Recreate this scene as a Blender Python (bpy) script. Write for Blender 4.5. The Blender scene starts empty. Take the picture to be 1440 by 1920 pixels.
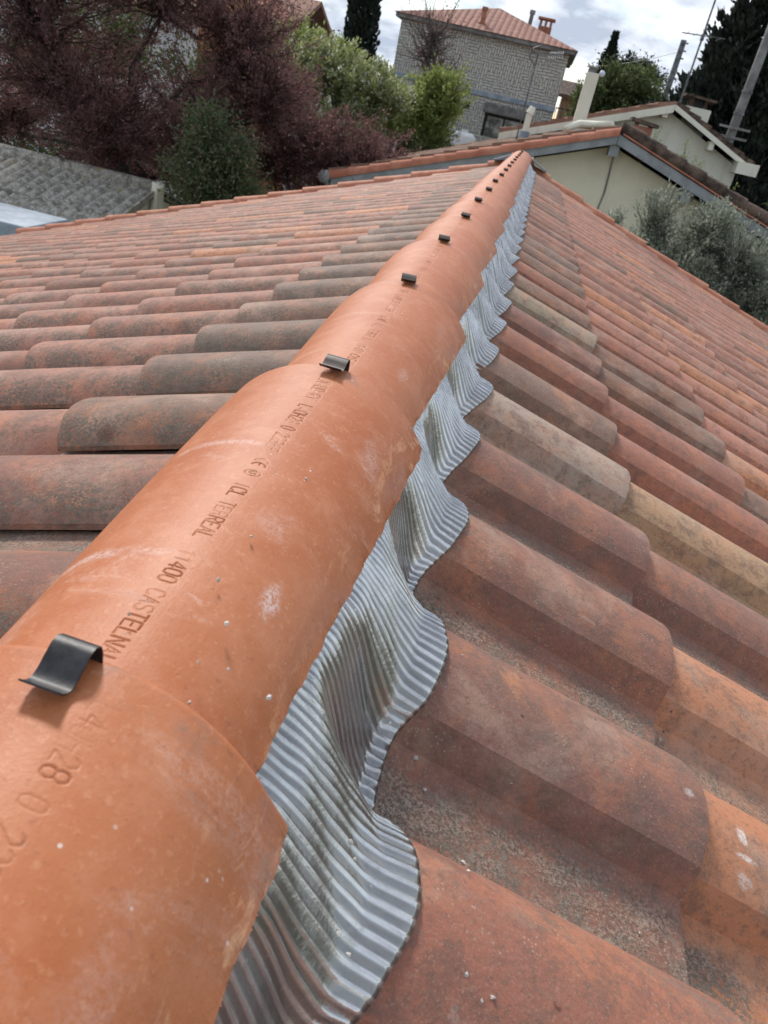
import bpy, math, random
import numpy as np
from mathutils import Vector, Matrix
random.seed(7); RNG = np.random.default_rng(7)
S = bpy.context.scene
R = math.radians

# ------------------------------------------------------------------ camera
cam_d = bpy.data.cameras.new('camera'); cam = bpy.data.objects.new('camera', cam_d)
S.collection.objects.link(cam); S.camera = cam
F, PIT, ROL, YAW, CX, CZ = 1407.11, 0.5030, 0.2249, -0.0823, 0.1186, 0.2118
fw = Vector((math.sin(YAW)*math.cos(PIT), math.cos(YAW)*math.cos(PIT), -math.sin(PIT)))
r0 = Vector((math.cos(YAW), -math.sin(YAW), 0)); u0 = r0.cross(fw)
cr = r0*math.cos(ROL)+u0*math.sin(ROL); cu = -r0*math.sin(ROL)+u0*math.cos(ROL)
m = Matrix((cr, cu, -fw)).transposed().to_4x4(); m.translation = (CX, 0, CZ)
cam.matrix_world = m
cam_d.sensor_width = 36; cam_d.lens = F/1920*36
cam_d.clip_start = .01; cam_d.clip_end = 3000
cam_d.dof.use_dof = True; cam_d.dof.focus_distance = .62; cam_d.dof.aperture_fstop = 22
# ------------------------------------------------------------------ world and sun
SUN_EL, SUN_AZ = R(42), R(-30)          # azimuth from +Y towards +X
w = bpy.data.worlds.new('World'); S.world = w; w.use_nodes = True
nt = w.node_tree; N = nt.nodes; L = nt.links; N.clear()
out = N.new('ShaderNodeOutputWorld'); bg = N.new('ShaderNodeBackground'); bg2 = N.new('ShaderNodeBackground')
sky = N.new('ShaderNodeTexSky'); sky.sky_type = 'NISHITA'; sky.sun_disc = False
sky.sun_elevation = SUN_EL; sky.sun_rotation = SUN_AZ; sky.air_density = 1.1; sky.dust_density = .6
bg.inputs[1].default_value = .115; L.new(sky.outputs[0], bg.inputs[0])
tc = N.new('ShaderNodeTexCoord'); mp = N.new('ShaderNodeMapping'); mp.inputs['Scale'].default_value = (1, 1, 2.6)
L.new(tc.outputs['Generated'], mp.inputs[0])
def wn(scale, det, rough, off):
    a = N.new('ShaderNodeVectorMath'); a.operation = 'ADD'; a.inputs[1].default_value = off; L.new(mp.outputs[0], a.inputs[0])
    n = N.new('ShaderNodeTexNoise'); n.inputs['Scale'].default_value = scale; n.inputs['Detail'].default_value = det
    n.inputs['Roughness'].default_value = rough; L.new(a.outputs[0], n.inputs['Vector']); return n
cl = wn(5.5, 8, .55, (3.3, .2, 1.4)); cr1 = N.new('ShaderNodeValToRGB')
cr1.color_ramp.elements[0].position = .43; cr1.color_ramp.elements[1].position = .55
L.new(cl.outputs[0], cr1.inputs[0])
shd = wn(7.5, 7, .55, (7.1, 1.2, .4)); cr2 = N.new('ShaderNodeValToRGB')
cr2.color_ramp.elements[0].position = .38; cr2.color_ramp.elements[0].color = (.36, .41, .50, 1)
cr2.color_ramp.elements[1].position = .58; cr2.color_ramp.elements[1].color = (.86, .89, .93, 1)
L.new(shd.outputs[0], cr2.inputs[0]); L.new(cr2.outputs[0], bg2.inputs[0]); bg2.inputs[1].default_value = 1.15
mx = N.new('ShaderNodeMixShader'); L.new(cr1.outputs[0], mx.inputs[0]); L.new(bg.outputs[0], mx.inputs[1]); L.new(bg2.outputs[0], mx.inputs[2])
L.new(mx.outputs[0], out.inputs[0])
sun_d = bpy.data.lights.new('sun', 'SUN'); sun = bpy.data.objects.new('sun', sun_d); S.collection.objects.link(sun)
sun_d.energy = 2.4; sun_d.angle = R(11); sun_d.color = (1, .95, .88)
sd = Vector((math.sin(SUN_AZ)*math.cos(SUN_EL), math.cos(SUN_AZ)*math.cos(SUN_EL), math.sin(SUN_EL)))
sun.rotation_euler = sd.to_track_quat('Z', 'Y').to_euler()
S.view_settings.view_transform = 'Standard'; S.view_settings.look = 'None'
S.view_settings.exposure = 0.42; S.view_settings.gamma = 1

# ------------------------------------------------------------------ helpers
col = S.collection
def tag(o, label=None, cat=None, group=None, kind=None):
    if label: o['label'] = label
    if cat: o['category'] = cat
    if group: o['group'] = group
    if kind: o['kind'] = kind
    return o
def empty(name, loc, label, cat, group=None, rz=0):
    o = bpy.data.objects.new(name, None); col.objects.link(o); o.location = loc; o.rotation_euler.z = rz
    o.empty_display_size = .1
    return tag(o, label, cat, group)
def mesh(name, V, Fc, mat=None, smooth=False, mats=None):
    V = np.asarray(V, float); me = bpy.data.meshes.new(name)
    if isinstance(Fc, np.ndarray):
        n, k = Fc.shape
        me.vertices.add(len(V)); me.vertices.foreach_set('co', V.astype(np.float32).ravel())
        me.loops.add(n*k); me.loops.foreach_set('vertex_index', Fc.astype(np.int32).ravel())
        me.polygons.add(n); me.polygons.foreach_set('loop_start', (np.arange(n)*k).astype(np.int32))
        me.update(calc_edges=True)
    else:
        me.from_pydata([tuple(v) for v in V], [], Fc)
    if mat: me.materials.append(mat)
    if smooth: me.polygons.foreach_set('use_smooth', [True]*len(me.polygons))
    me.update(); return me
def link(name, me, parent=None, loc=None, mw=None):
    o = bpy.data.objects.new(name, me); col.objects.link(o)
    if loc is not None: o.location = loc
    if mw is not None: o.matrix_world = mw
    if parent: o.parent = parent
    return o
def grid_faces(nu, nv, flip=False):
    i = np.arange(nu-1)[:, None]*nv+np.arange(nv-1)[None]; i = i.ravel()
    f = np.stack([i, i+nv, i+nv+1, i+1], 1)
    return f[:, ::-1].copy() if flip else f
class MB:
    def __init__(s): s.v = []; s.f = []
    def add(s, V, Fc):
        b = len(s.v); s.v += [tuple(v) for v in V]; s.f += [tuple(b+i for i in f) for f in Fc]
    def box(s, a, b, rz=0, c=None):
        x0, y0, z0 = a; x1, y1, z1 = b
        V = [(x, y, z) for z in (z0, z1) for y in (y0, y1) for x in (x0, x1)]
        if rz:
            cx, cy = c or ((x0+x1)/2, (y0+y1)/2); cs, sn = math.cos(rz), math.sin(rz)
            V = [(cx+(x-cx)*cs-(y-cy)*sn, cy+(x-cx)*sn+(y-cy)*cs, z) for x, y, z in V]
        s.add(V, [(0, 2, 3, 1), (4, 5, 7, 6), (0, 1, 5, 4), (2, 6, 7, 3), (0, 4, 6, 2), (1, 3, 7, 5)])
    def tube(s, P, rad, n=8, cap=True):
        P = [Vector(p) for p in P]
        if not hasattr(rad, '__len__'): rad = [rad]*len(P)
        V = []
        for i, p in enumerate(P):
            d = (P[min(i+1, len(P)-1)]-P[max(i-1, 0)])
            d = d.normalized() if d.length > 1e-9 else Vector((0, 0, 1))
            a = d.cross(Vector((0, 0, 1)) if abs(d.z) < .9 else Vector((1, 0, 0))).normalized(); b = d.cross(a)
            for k in range(n):
                t = 2*math.pi*k/n; V.append(p+(a*math.cos(t)+b*math.sin(t))*rad[i])
        Fc = [(i*n+k, i*n+(k+1) % n, (i+1)*n+(k+1) % n, (i+1)*n+k) for i in range(len(P)-1) for k in range(n)]
        if cap: Fc += [tuple(range(n))[::-1], tuple((len(P)-1)*n+k for k in range(n))]
        s.add(V, Fc)
    def prism(s, poly, y0, y1):     # polygon in x-z extruded along y
        n = len(poly); V = [(x, y0, z) for x, z in poly]+[(x, y1, z) for x, z in poly]
        s.add(V, [tuple(range(n)), tuple(range(2*n-1, n-1, -1))]+[(i, i+n, (i+1) % n+n, (i+1) % n) for i in range(n)])
    def slab(s, quad, t):           # quad (4 points) thickened downwards
        q = [Vector(p) for p in quad]; nn = (q[1]-q[0]).cross(q[3]-q[0]).normalized()
        if nn.z < 0: nn = -nn
        V = q+[p-nn*t for p in q]
        s.add(V, [(0, 1, 2, 3), (7, 6, 5, 4)]+[(i, i+4, (i+1) % 4+4, (i+1) % 4) for i in range(4)])
    def build(s, name, mat, parent=None, smooth=False, bevel=0):
        me = mesh(name, s.v, s.f, mat, smooth)
        import bmesh
        bm = bmesh.new(); bm.from_mesh(me); bmesh.ops.recalc_face_normals(bm, faces=bm.faces)
        if bevel: bmesh.ops.bevel(bm, geom=bm.edges[:], offset=bevel, segments=1, affect='EDGES')
        bm.to_mesh(me); bm.free()
        return link(name, me, parent)

# node material DSL
class M:
    def __init__(s, name):
        s.m = bpy.data.materials.new(name); s.m.use_nodes = True; s.t = s.m.node_tree; s.N = s.t.nodes; s.L = s.t.links
        s.b = s.N['Principled BSDF']
    def s_(s, sock, v):
        if hasattr(v, 'is_linked') or isinstance(v, bpy.types.NodeSocket): s.L.new(v, sock)
        elif v is not None:
            if isinstance(v, tuple) and len(v) == 3 and sock.type == 'RGBA': v = v+(1,)
            sock.default_value = v
    def noise(s, vec, scale, det=4, rough=.55, dist=0, out=0):
        n = s.N.new('ShaderNodeTexNoise'); n.inputs['Scale'].default_value = scale; n.inputs['Detail'].default_value = det
        n.inputs['Roughness'].default_value = rough; n.inputs['Distortion'].default_value = dist
        s.s_(n.inputs['Vector'], vec); return n.outputs[out]
    def voro(s, vec, scale, feat='F1', out='Distance', rnd=1):
        n = s.N.new('ShaderNodeTexVoronoi'); n.feature = feat; n.inputs['Scale'].default_value = scale
        n.inputs['Randomness'].default_value = rnd; s.s_(n.inputs['Vector'], vec); return n.outputs[out]
    def math(s, op, a, b=None, c=None, clamp=False):
        n = s.N.new('ShaderNodeMath'); n.operation = op; n.use_clamp = clamp
        s.s_(n.inputs[0], a)
        if b is not None: s.s_(n.inputs[1], b)
        if c is not None: s.s_(n.inputs[2], c)
        return n.outputs[0]
    def step(s, v, a, b):
        n = s.N.new('ShaderNodeMapRange'); n.interpolation_type = 'SMOOTHSTEP'
        s.s_(n.inputs[0], v); n.inputs[1].default_value = a; n.inputs[2].default_value = b; return n.outputs[0]
    def mix(s, f, a, b, mode='MIX'):
        n = s.N.new('ShaderNodeMix'); n.data_type = 'RGBA'; n.blend_type = mode
        s.s_(n.inputs[0], f); s.s_(n.inputs[6], a); s.s_(n.inputs[7], b); return n.outputs[2]
    def vmath(s, op, a, b):
        n = s.N.new('ShaderNodeVectorMath'); n.operation = op; s.s_(n.inputs[0], a); s.s_(n.inputs[1], b); return n.outputs[0]
    def mapping(s, v, loc=(0, 0, 0), rot=(0, 0, 0), sc=(1, 1, 1)):
        n = s.N.new('ShaderNodeMapping'); s.s_(n.inputs[0], v); n.inputs[1].default_value = loc; n.inputs[2].default_value = rot; n.inputs[3].default_value = sc
        return n.outputs[0]
    def coord(s, k='Object'): return s.N.new('ShaderNodeTexCoord').outputs[k]
    def geo(s, k='Position'): return s.N.new('ShaderNodeNewGeometry').outputs[k]
    def attr(s, n, k='Color'):
        a = s.N.new('ShaderNodeAttribute'); a.attribute_name = n; return a.outputs[k]
    def sep(s, v):
        n = s.N.new('ShaderNodeSeparateXYZ'); s.s_(n.inputs[0], v); return n.outputs
    def bump(s, h, strength=.3, dist=.01, nrm=None):
        n = s.N.new('ShaderNodeBump'); n.inputs['Strength'].default_value = strength; n.inputs['Distance'].default_value = dist
        s.s_(n.inputs['Height'], h)
        if nrm is not None: s.L.new(nrm, n.inputs['Normal'])
        return n.outputs[0]
    def out(s, color=None, rough=None, metal=None, normal=None, spec=None, sheen=None):
        if sheen: s.b.inputs['Sheen Weight'].default_value = sheen; s.b.inputs['Sheen Roughness'].default_value = .6; s.b.inputs['Sheen Tint'].default_value = (1, .9, .85, 1)
        if color is not None: s.s_(s.b.inputs['Base Color'], color)
        if rough is not None: s.s_(s.b.inputs['Roughness'], rough)
        if metal is not None: s.s_(s.b.inputs['Metallic'], metal)
        if spec is not None: s.s_(s.b.inputs['Specular IOR Level'], spec)
        if normal is not None: s.L.new(normal, s.b.inputs['Normal'])
        return s.m

def tile_material(stuff):
    k = M('roof_tile_clay_mass' if stuff else 'roof_tile_clay')
    if stuff:
        v = k.geo(); base = k.attr('tint'); lich = k.attr('tint', 'Alpha'); loc = k.attr('local', 'Vector')
    else:
        oi = k.N.new('ShaderNodeObjectInfo'); o = k.coord()
        rv = k.N.new('ShaderNodeCombineXYZ'); rr = k.math('MULTIPLY', oi.outputs['Random'], 37.0)
        k.L.new(rr, rv.inputs[0]); k.L.new(rr, rv.inputs[1])
        v = k.vmath('ADD', o, rv.outputs[0]); base = oi.outputs['Color']; lich = oi.outputs['Alpha']; loc = o
    y = k.sep(loc)[1]; x = k.sep(loc)[0]
    c = k.mix(k.step(k.noise(v, 13, 8, .72, .2), .42, .66), base, k.mix(.46, base, (.54, .20, .09)))
    c = k.mix(k.math('MULTIPLY', k.step(k.noise(v, 34, 8, .78, .2), .46, .62), .6), c, (.15, .088, .066))
    c = k.mix(k.math('MULTIPLY', k.step(k.noise(v, 6, 6, .7, .3), .50, .66), .42), c, (.50, .34, .25))
    c = k.mix(k.math('MULTIPLY', k.step(k.noise(v, 170, 3, .6), .54, .66), .38), c, (.13, .085, .065))
    # lichen and grit: the pan (y<-.075) and the lower flank of the roll (y>.03)
    pan = k.math('SUBTRACT', 1.0, k.step(y, -.1, -.066)); flank = k.step(y, .012, .06)
    reg = k.math('MAXIMUM', k.math('MULTIPLY', pan, .8), flank)
    reg = k.math('ADD', k.math('MULTIPLY', reg, .75), .25); lich = k.math('MAXIMUM', lich, k.math('MULTIPLY', pan, .95))
    big = k.step(k.noise(v, 16, 6, .7, .3), .40, .60)
    fine = k.step(k.noise(v, 190, 4, .75), .42, .56)
    lm = k.math('MULTIPLY', k.math('MULTIPLY', reg, big), k.math('MULTIPLY', fine, lich))
    c = k.mix(k.math('MINIMUM', k.math('MULTIPLY', lm, 1.8), .9), c, k.mix(k.noise(v, 90, 3), (.085, .072, .058), (.26, .21, .16)))
    sp = k.step(k.voro(v, 260), .26, .12)
    c = k.mix(k.math('MULTIPLY', k.math('MULTIPLY', sp, k.step(k.noise(v, 20, 3), .5, .62)), k.math('MULTIPLY', lich, .75)), c, (.52, .46, .36))
    gr = k.step(k.noise(v, 520, 5, .8), .52, .66)
    c = k.mix(k.math('MULTIPLY', gr, .22), c, (.62, .46, .36))
    pg = k.math('MULTIPLY', k.step(k.noise(k.mapping(v, sc=(1, 1.8, 1)), 15, 8, .8, .2), .36, .60), pan)
    c = k.mix(k.math('MULTIPLY', pg, .62), c, k.mix(k.step(k.noise(v, 330, 6, .85), .42, .60), (.06, .05, .04), (.50, .40, .31)))
    # pits, chalk scuffs
    pit = k.math('MULTIPLY', k.step(k.voro(v, 42), .075, .05), k.step(k.noise(v, 9, 2), .55, .6))
    c = k.mix(k.math('MULTIPLY', pit, .7), c, (.10, .05, .035))
    sc = k.mapping(v, rot=(0, 0, .5), sc=(1, 3.2, 1))
    ch = k.math('MULTIPLY', k.step(k.noise(sc, 15, 8, .75, .6), .64, .76), k.step(k.noise(v, 230, 3, .7), .4, .62))
    c = k.mix(k.math('MULTIPLY', ch, .5), c, (.72, .66, .61))
    scr = k.mapping(v, rot=(0, 0, 1.1), sc=(1, 22, 4))
    c = k.mix(k.math('MULTIPLY', k.step(k.noise(scr, 7, 3, .6, .3), .70, .76), .4), c, (.09, .055, .045))
    if not stuff:
        wp = k.geo()
        for P_, r_, cl_, am in (((-.3088, .806, -.2293), (.022, .013, .02), (.13, .045, .03), .9), ((-.4724, 1.0924, -.2685), (.03, .02, .02), (.15, .06, .04), .7), ((-.5019, 1.461, -.2923), (.03, .02, .02), (.17, .065, .045), .7),
                                ((.4242, .4694, -.2528), (.006, .010, .02), (.74, .70, .65), 1.), ((.4243, .4501, -.2555), (.012, .003, .02), (.74, .70, .65), .9), ((.4202, .4317, -.2608), (.009, .008, .02), (.66, .60, .55), .6),
                                ((.3675, .4662, -.2216), (.007, .005, .02), (.64, .56, .52), .8), ((.305, .338, -.235), (.012, .004, .02), (.14, .045, .02), .9), ((.2458, .2449, -.1847), (.0035, .003, .01), (.07, .03, .02), 1.),
                                ((.1904, .2181, -.1752), (.005, .006, .02), (.45, .38, .32), .5), ((.2888, .6465, -.2055), (.012, .003, .02), (.5, .4, .34), .5), ((.2092, .48, -.1728), (.012, .02, .02), (.60, .27, .12), .5)):
            p = k.mapping(k.vmath('SUBTRACT', wp, P_), sc=tuple(1/q for q in r_))
            ln = k.N.new('ShaderNodeVectorMath'); ln.operation = 'LENGTH'; k.L.new(p, ln.inputs[0])
            q = k.math('ADD', ln.outputs['Value'], k.math('MULTIPLY', k.math('SUBTRACT', k.noise(wp, 90, 5, .7), .5), 2.2))
            c = k.mix(k.math('MULTIPLY', k.math('MULTIPLY', k.step(q, 1.0, .35), am*.8), k.step(k.noise(wp, 420, 4, .8), .35, .55)), c, cl_)
    h = k.math('ADD', k.math('MULTIPLY', k.noise(v, 300, 5, .7), .55), k.math('MULTIPLY', k.noise(v, 45, 5, .6), 1.3))
    h = k.math('SUBTRACT', h, k.math('MULTIPLY', pit, .8))
    h = k.math('ADD', h, k.math('MULTIPLY', lm, .4)); h = k.math('ADD', h, k.math('MULTIPLY', k.math('MULTIPLY', pg, k.noise(v, 230, 4, .8)), 1.2))
    return k.out(c, k.math('ADD', .66, k.math('MULTIPLY', lm, .2)), 0, k.bump(h, .65, .0018), .22, .06)
MT = tile_material(False); MTS = tile_material(True)

def ridge_material():
    k = M('ridge_clay'); oi = k.N.new('ShaderNodeObjectInfo'); o = k.coord()
    rv = k.N.new('ShaderNodeCombineXYZ'); rr = k.math('MULTIPLY', oi.outputs['Random'], 23.0)
    k.L.new(rr, rv.inputs[1]); v = k.vmath('ADD', o, rv.outputs[0])
    s = k.sep(o)
    c = k.mix(k.step(k.noise(v, 7, 6, .6), .35, .68), (.435, .124, .037), (.495, .168, .066))
    c = k.mix(k.math('MULTIPLY', k.step(k.noise(v, 38, 6, .7), .42, .7), .5), c, (.58, .24, .125))
    c = k.mix(k.math('MULTIPLY', k.step(k.noise(v, 260, 3, .6), .56, .7), .28), c, (.68, .33, .18))
    c = k.mix(k.math('MULTIPLY', k.step(k.noise(v, 210, 3, .6), .60, .72), .35), c, (.24, .085, .045))
    # scuffs towards the bottom edge of the right flank: rubbed orange and mauve streaks
    edge = k.step(s[0], .055, .085)
    st = k.mapping(v, rot=(0, 0, .12), sc=(4.5, 1.1, 1))
    rb = k.math('MULTIPLY', k.step(k.noise(st, 22, 8, .75, .5), .53, .62), edge)
    c = k.mix(k.math('MULTIPLY', rb, .75), c, (.78, .40, .20))
    c = k.mix(k.math('MULTIPLY', k.math('MULTIPLY', k.step(k.noise(st, 9, 5, .6), .5, .62), edge), .35), c, (.36, .20, .17))
    # chalk dust
    oc = oi.outputs['Alpha']
    dm = k.mapping(v, rot=(0, 0, -.5), sc=(1, 2.3, 1))
    d = k.math('MULTIPLY', k.step(k.noise(dm, 10, 8, .7, .8), .575, .70), k.step(k.noise(v, 330, 4, .75), .33, .62))
    c = k.mix(k.math('MULTIPLY', d, k.math('MULTIPLY', oc, .4)), c, (.80, .66, .59))
    for (px, py, a, lx, ly, am) in ((.047, .135, .35, .006, .020, .9), (-.052, .13, -.62, .05, .007, .75), (.03, .19, .5, .016, .02, .3), (-.035, .27, -.9, .045, .006, .6), (-.062, .06, -.4, .014, .05, .45), (.06, .33, .1, .012, .035, .4)):
        p = k.mapping(k.vmath('SUBTRACT', o, (px, py, 0)), rot=(0, 0, a), sc=(1/lx, 1/ly, 0))
        
        ln = k.N.new('ShaderNodeVectorMath'); ln.operation = 'LENGTH'; k.L.new(p, ln.inputs[0])
        q = k.math('ADD', ln.outputs['Value'], k.math('MULTIPLY', k.math('SUBTRACT', k.noise(v, 60, 6, .7), .5), 2.0))
        fm = k.math('MULTIPLY', k.step(q, 1.05, .1), k.step(k.noise(v, 420, 4, .8), .38, .60))
        c = k.mix(k.math('MULTIPLY', fm, k.math('MULTIPLY', oc, am*.75)), c, (.83, .73, .69))
    sp = k.math('MULTIPLY', k.step(k.voro(v, 95), .10, .06), k.step(k.noise(v, 14, 2), .55, .62))
    c = k.mix(k.math('MULTIPLY', sp, .7), c, (.80, .70, .62))
    pr = k.attr('print', 'Fac')
    c = k.mix(k.math('MULTIPLY', pr, .45), c, (.20, .065, .030))  # stamped grooves darkened in the colour to strengthen their faint shade
    # dirty line close to the open (far) end
    en = k.math('MULTIPLY', k.step(s[1], .395, .418), k.step(k.noise(v, 30, 5, .7), .5, .7))
    c = k.mix(k.math('MULTIPLY', en, .5), c, (.20, .16, .13))
    h = k.math('ADD', k.math('MULTIPLY', k.noise(v, 520, 4, .7), .5), k.math('MULTIPLY', k.noise(v, 40, 5, .6), .7))
    h = k.math('ADD', h, k.math('MULTIPLY', k.noise(k.mapping(v, sc=(9, 1, 1)), 30, 3, .6), .35))
    return k.out(c, k.math('ADD', .50, k.math('MULTIPLY', d, .3)), 0, k.bump(h, .42, .001), .38)
MR = ridge_material()

def flash_material():
    k = M('pleated_aluminium'); v = k.geo()
    n = k.noise(v, 14, 6, .65, .4)
    c = k.mix(k.step(n, .38, .62), (.54, .53, .515), (.74, .73, .71))
    c = k.mix(k.math('MULTIPLY', k.step(k.noise(v, 60, 6, .7), .55, .68), .35), c, (.33, .30, .27))
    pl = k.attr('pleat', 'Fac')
    c = k.mix(k.math('MULTIPLY', k.step(pl, .40, .0), .72), c, (.17, .16, .15))  # shade and dark reflections of the pleat valleys painted into the colour
    sp = k.math('MULTIPLY', k.step(k.voro(v, 130), .14, .08), k.step(k.noise(v, 22, 2), .55, .62))
    c = k.mix(k.math('MULTIPLY', sp, .8), c, (.70, .64, .56))
    h = k.math('ADD', k.noise(v, 180, 4, .6), k.math('MULTIPLY', k.noise(v, 35, 4, .6), 1.5))
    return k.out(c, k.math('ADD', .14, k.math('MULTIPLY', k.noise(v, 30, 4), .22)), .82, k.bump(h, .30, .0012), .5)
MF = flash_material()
def simple(name, a, b, scale=6, rough=.8, metal=0, bump=.2, bd=.01, det=5, coord='pos', lo=.38, hi=.64, spec=.3):
    k = M(name); v = k.geo() if coord == 'pos' else k.coord()
    n = k.noise(v, scale, det, .62)
    return k.out(k.mix(k.step(n, lo, hi), a, b), rough, metal, k.bump(k.noise(v, scale*6, 4, .6), bump, bd), spec)
M_clip = simple('black_coated_steel', (.012, .011, .012), (.032, .030, .032), 120, .45, .15, .2, .0004, spec=.5)
M_clipb = simple('brown_coated_steel', (.022, .013, .010), (.05, .03, .022), 120, .42, .2, .2, .0004, spec=.5)
M_lead = simple('dull_lead', (.10, .11, .13), (.18, .19, .22), 60, .55, .5)
M_orange = simple('bright_verge_clay', (.43, .165, .095), (.54, .25, .155), 9, .75, 0, .3, .004)
M_vergeN = simple('orange_verge_clay', (.38, .135, .08), (.50, .21, .13), 3, .8, 0, .3, .01)
M_mossd = simple('dark_mossy_clay', (.055, .038, .030), (.17, .115, .085), 5, .95, 0, .8, .03)
M_wood = simple('deck_board', (.12, .08, .05), (.2, .14, .09), 8, .9)
M_cream = simple('cream_render', (.66, .61, .46), (.75, .70, .54), .8, .92, 0, .35, .01)
M_cream2 = simple('pale_cream_render', (.74, .71, .57), (.82, .79, .66), .8, .92, 0, .3, .01)
def render_mat(name, a, b_):
    k = M(name); v = k.geo()
    c = k.mix(k.step(k.noise(v, .7, 5, .6), .35, .65), a, b_)
    st_ = k.step(k.noise(k.mapping(v, sc=(3.5, 3.5, .35)), 1.3, 6, .7), .50, .70)
    c = k.mix(k.math('MULTIPLY', st_, .28), c, tuple(x*.62 for x in a)); c = k.mix(k.math('MULTIPLY', k.noise(v, 40, 3), .12), c, (.3, .28, .22))
    return k.out(c, .92, 0, k.bump(k.noise(v, 55, 4, .7), .45, .012), .2)
M_cream = render_mat('beige_render', (.62, .57, .44), (.76, .70, .54)); M_cream2 = render_mat('pale_cream_wall', (.70, .67, .54), (.84, .81, .67))
M_white = simple('white_paint', (.70, .69, .66), (.80, .79, .77), 4, .6)
M_blue = simple('blue_grey_paint', (.215, .225, .228), (.29, .30, .305), 5, .6, 0, .2, .01)
M_zinc = simple('weathered_zinc', (.24, .29, .34), (.36, .41, .46), 3, .6, .1, .15, .01)
M_dark = simple('dark_opening', (.015, .015, .016), (.03, .03, .03), 3, .5)
M_crumb = simple('mortar_crumb', (.50, .46, .40), (.70, .67, .61), 300, .95, 0, .5, .001)
M_brick = simple('brick', (.30, .12, .075), (.42, .2, .13), 5, .9)
M_pole = simple('weathered_pole', (.15, .145, .135), (.26, .25, .235), 4, .85)
M_steel = simple('galvanised_steel', (.10, .105, .11), (.2, .205, .21), 8, .5, .6)
M_earth = simple('garden_ground', (.05, .065, .025), (.12, .10, .06), .5, .95, 0, .5, .05)
M_orangewall = simple('orange_render', (.55, .24, .11), (.62, .30, .15), .7, .9)

# ------------------------------------------------------------------ the roof that carries everything
Lr, PT, A = .4, .21452, .3383          # ridge tile step, column pitch, slope
sa, ca, ta = math.sin(A), math.cos(A), math.tan(A)
Y0, KR, KL0 = .2049, .4711, .8656-2*.21452
X1, Z1, G = .3870, -.2270, .3443       # first row of tile ends, tile gauge
YEND = 7.36
NCOL = 34; NR, NL = 8, 15
prof = [(-.152, -.0485), (-.135, -.0495), (-.112, -.0495), (-.092, -.0480), (-.079, -.0462), (-.0745, -.0450), (-.0700, -.0430), (-.0650, -.0330), (-.0598, -.0222), (-.0568, -.0166), (-.046, -.0108), (-.036, -.0064), (-.024, -.0030), (-.012, -.0008), (0, 0), (.012, -.0006), (.024, -.0024), (.036, -.0062), (.046, -.0115), (.055, -.0185), (.062, -.0250), (.068, -.0315), (.0720, -.0365)]
prof = np.array(prof)
def tile_mesh(seed, lod=False, hand=1):
    rg = np.random.default_rng(seed)
    p = prof if not lod else prof[[0, 2, 4, 6, 9, 11, 14, 17, 19, 21, 22]]
    xs = np.array([0, .05, .12, .2, .28, .35, .385, .396, .3995, .400]) if not lod else np.array([0, .2, .39, .400])
    drop = np.array([0, 0, 0, 0, 0, 0, 0, .0003, .0012, .0032]) if not lod else np.array([0, 0, .0003, .0022])
    t = .0125; ph = rg.uniform(0, 6.28, 4); jag = rg.normal(0, .0006, len(p))
    def surf(x, d, off, last):
        k = .93+.07*x/.4
        y = np.where(p[:, 0] > -.075, p[:, 0]*k, -.075*k+(p[:, 0]+.075))
        z = p[:, 1].copy()-.0165*(1-x/.4)-d-off*np.interp(p[:, 0], [.03, .07], [1, .5])
        z += .0006*np.sin(x*14+ph[0])*np.sin(p[:, 0]*22+ph[1]); y = y+.0007*np.sin(x*11+ph[2])
        xx = np.full(len(p), x)
        if last: xx = xx+jag+.0010*np.sin(p[:, 0]*60+ph[3])
        return np.stack([xx, y, z], 1)
    n = len(p); rows = [surf(x, d, 0, i >= len(xs)-3) for i, (x, d) in enumerate(zip(xs, drop))]
    bot = [surf(x, 0, t, i >= len(xs)-3) for i, x in list(enumerate(xs))[::-1] if i in (0, len(xs)-1)]
    V = np.concatenate(rows+bot); nr = len(rows)+2
    fs = grid_faces(nr, n).tolist()
    # close: sides
    top = len(rows); a = top*n; b = (top+1)*n
    fs += [[b+i, i, i+1, b+i+1][::-1] for i in range(n-1)]
    for j in (0, n-1):
        ring = [i*n+j for i in range(nr)]
        fs.append(ring if j == 0 else ring[::-1])
    fs = [f for f in fs]
    me = mesh('roof_tile', V, fs, MT, True)
    import bmesh
    bm = bmesh.new(); bm.from_mesh(me); bmesh.ops.recalc_face_normals(bm, faces=bm.faces); bm.to_mesh(me); bm.free()
    me.set_sharp_from_angle(angle=R(21))
    return me
NV = 7
TM = [tile_mesh(s) for s in range(NV)]; TL = tile_mesh(99, True)

def slope_frame(side, x, y, z):          # matrix with x down the slope, z out of it
    s = 1 if side == 'right' else -1
    X = Vector((s*ca, 0, -sa)); Z = Vector((s*sa, 0, ca)); Y = Z.cross(X)
    m = Matrix((X, Y, Z)).transposed().to_4x4(); m.translation = (x, y, z); return m
Cv = Vector((CX, 0, CZ))
def project(p):
    d = Vector(p)-Cv; q = d.dot(fw)
    if q < .02: return None
    return (720+F*d.dot(cr)/q, 960-F*d.dot(cu)/q, q)

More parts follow.
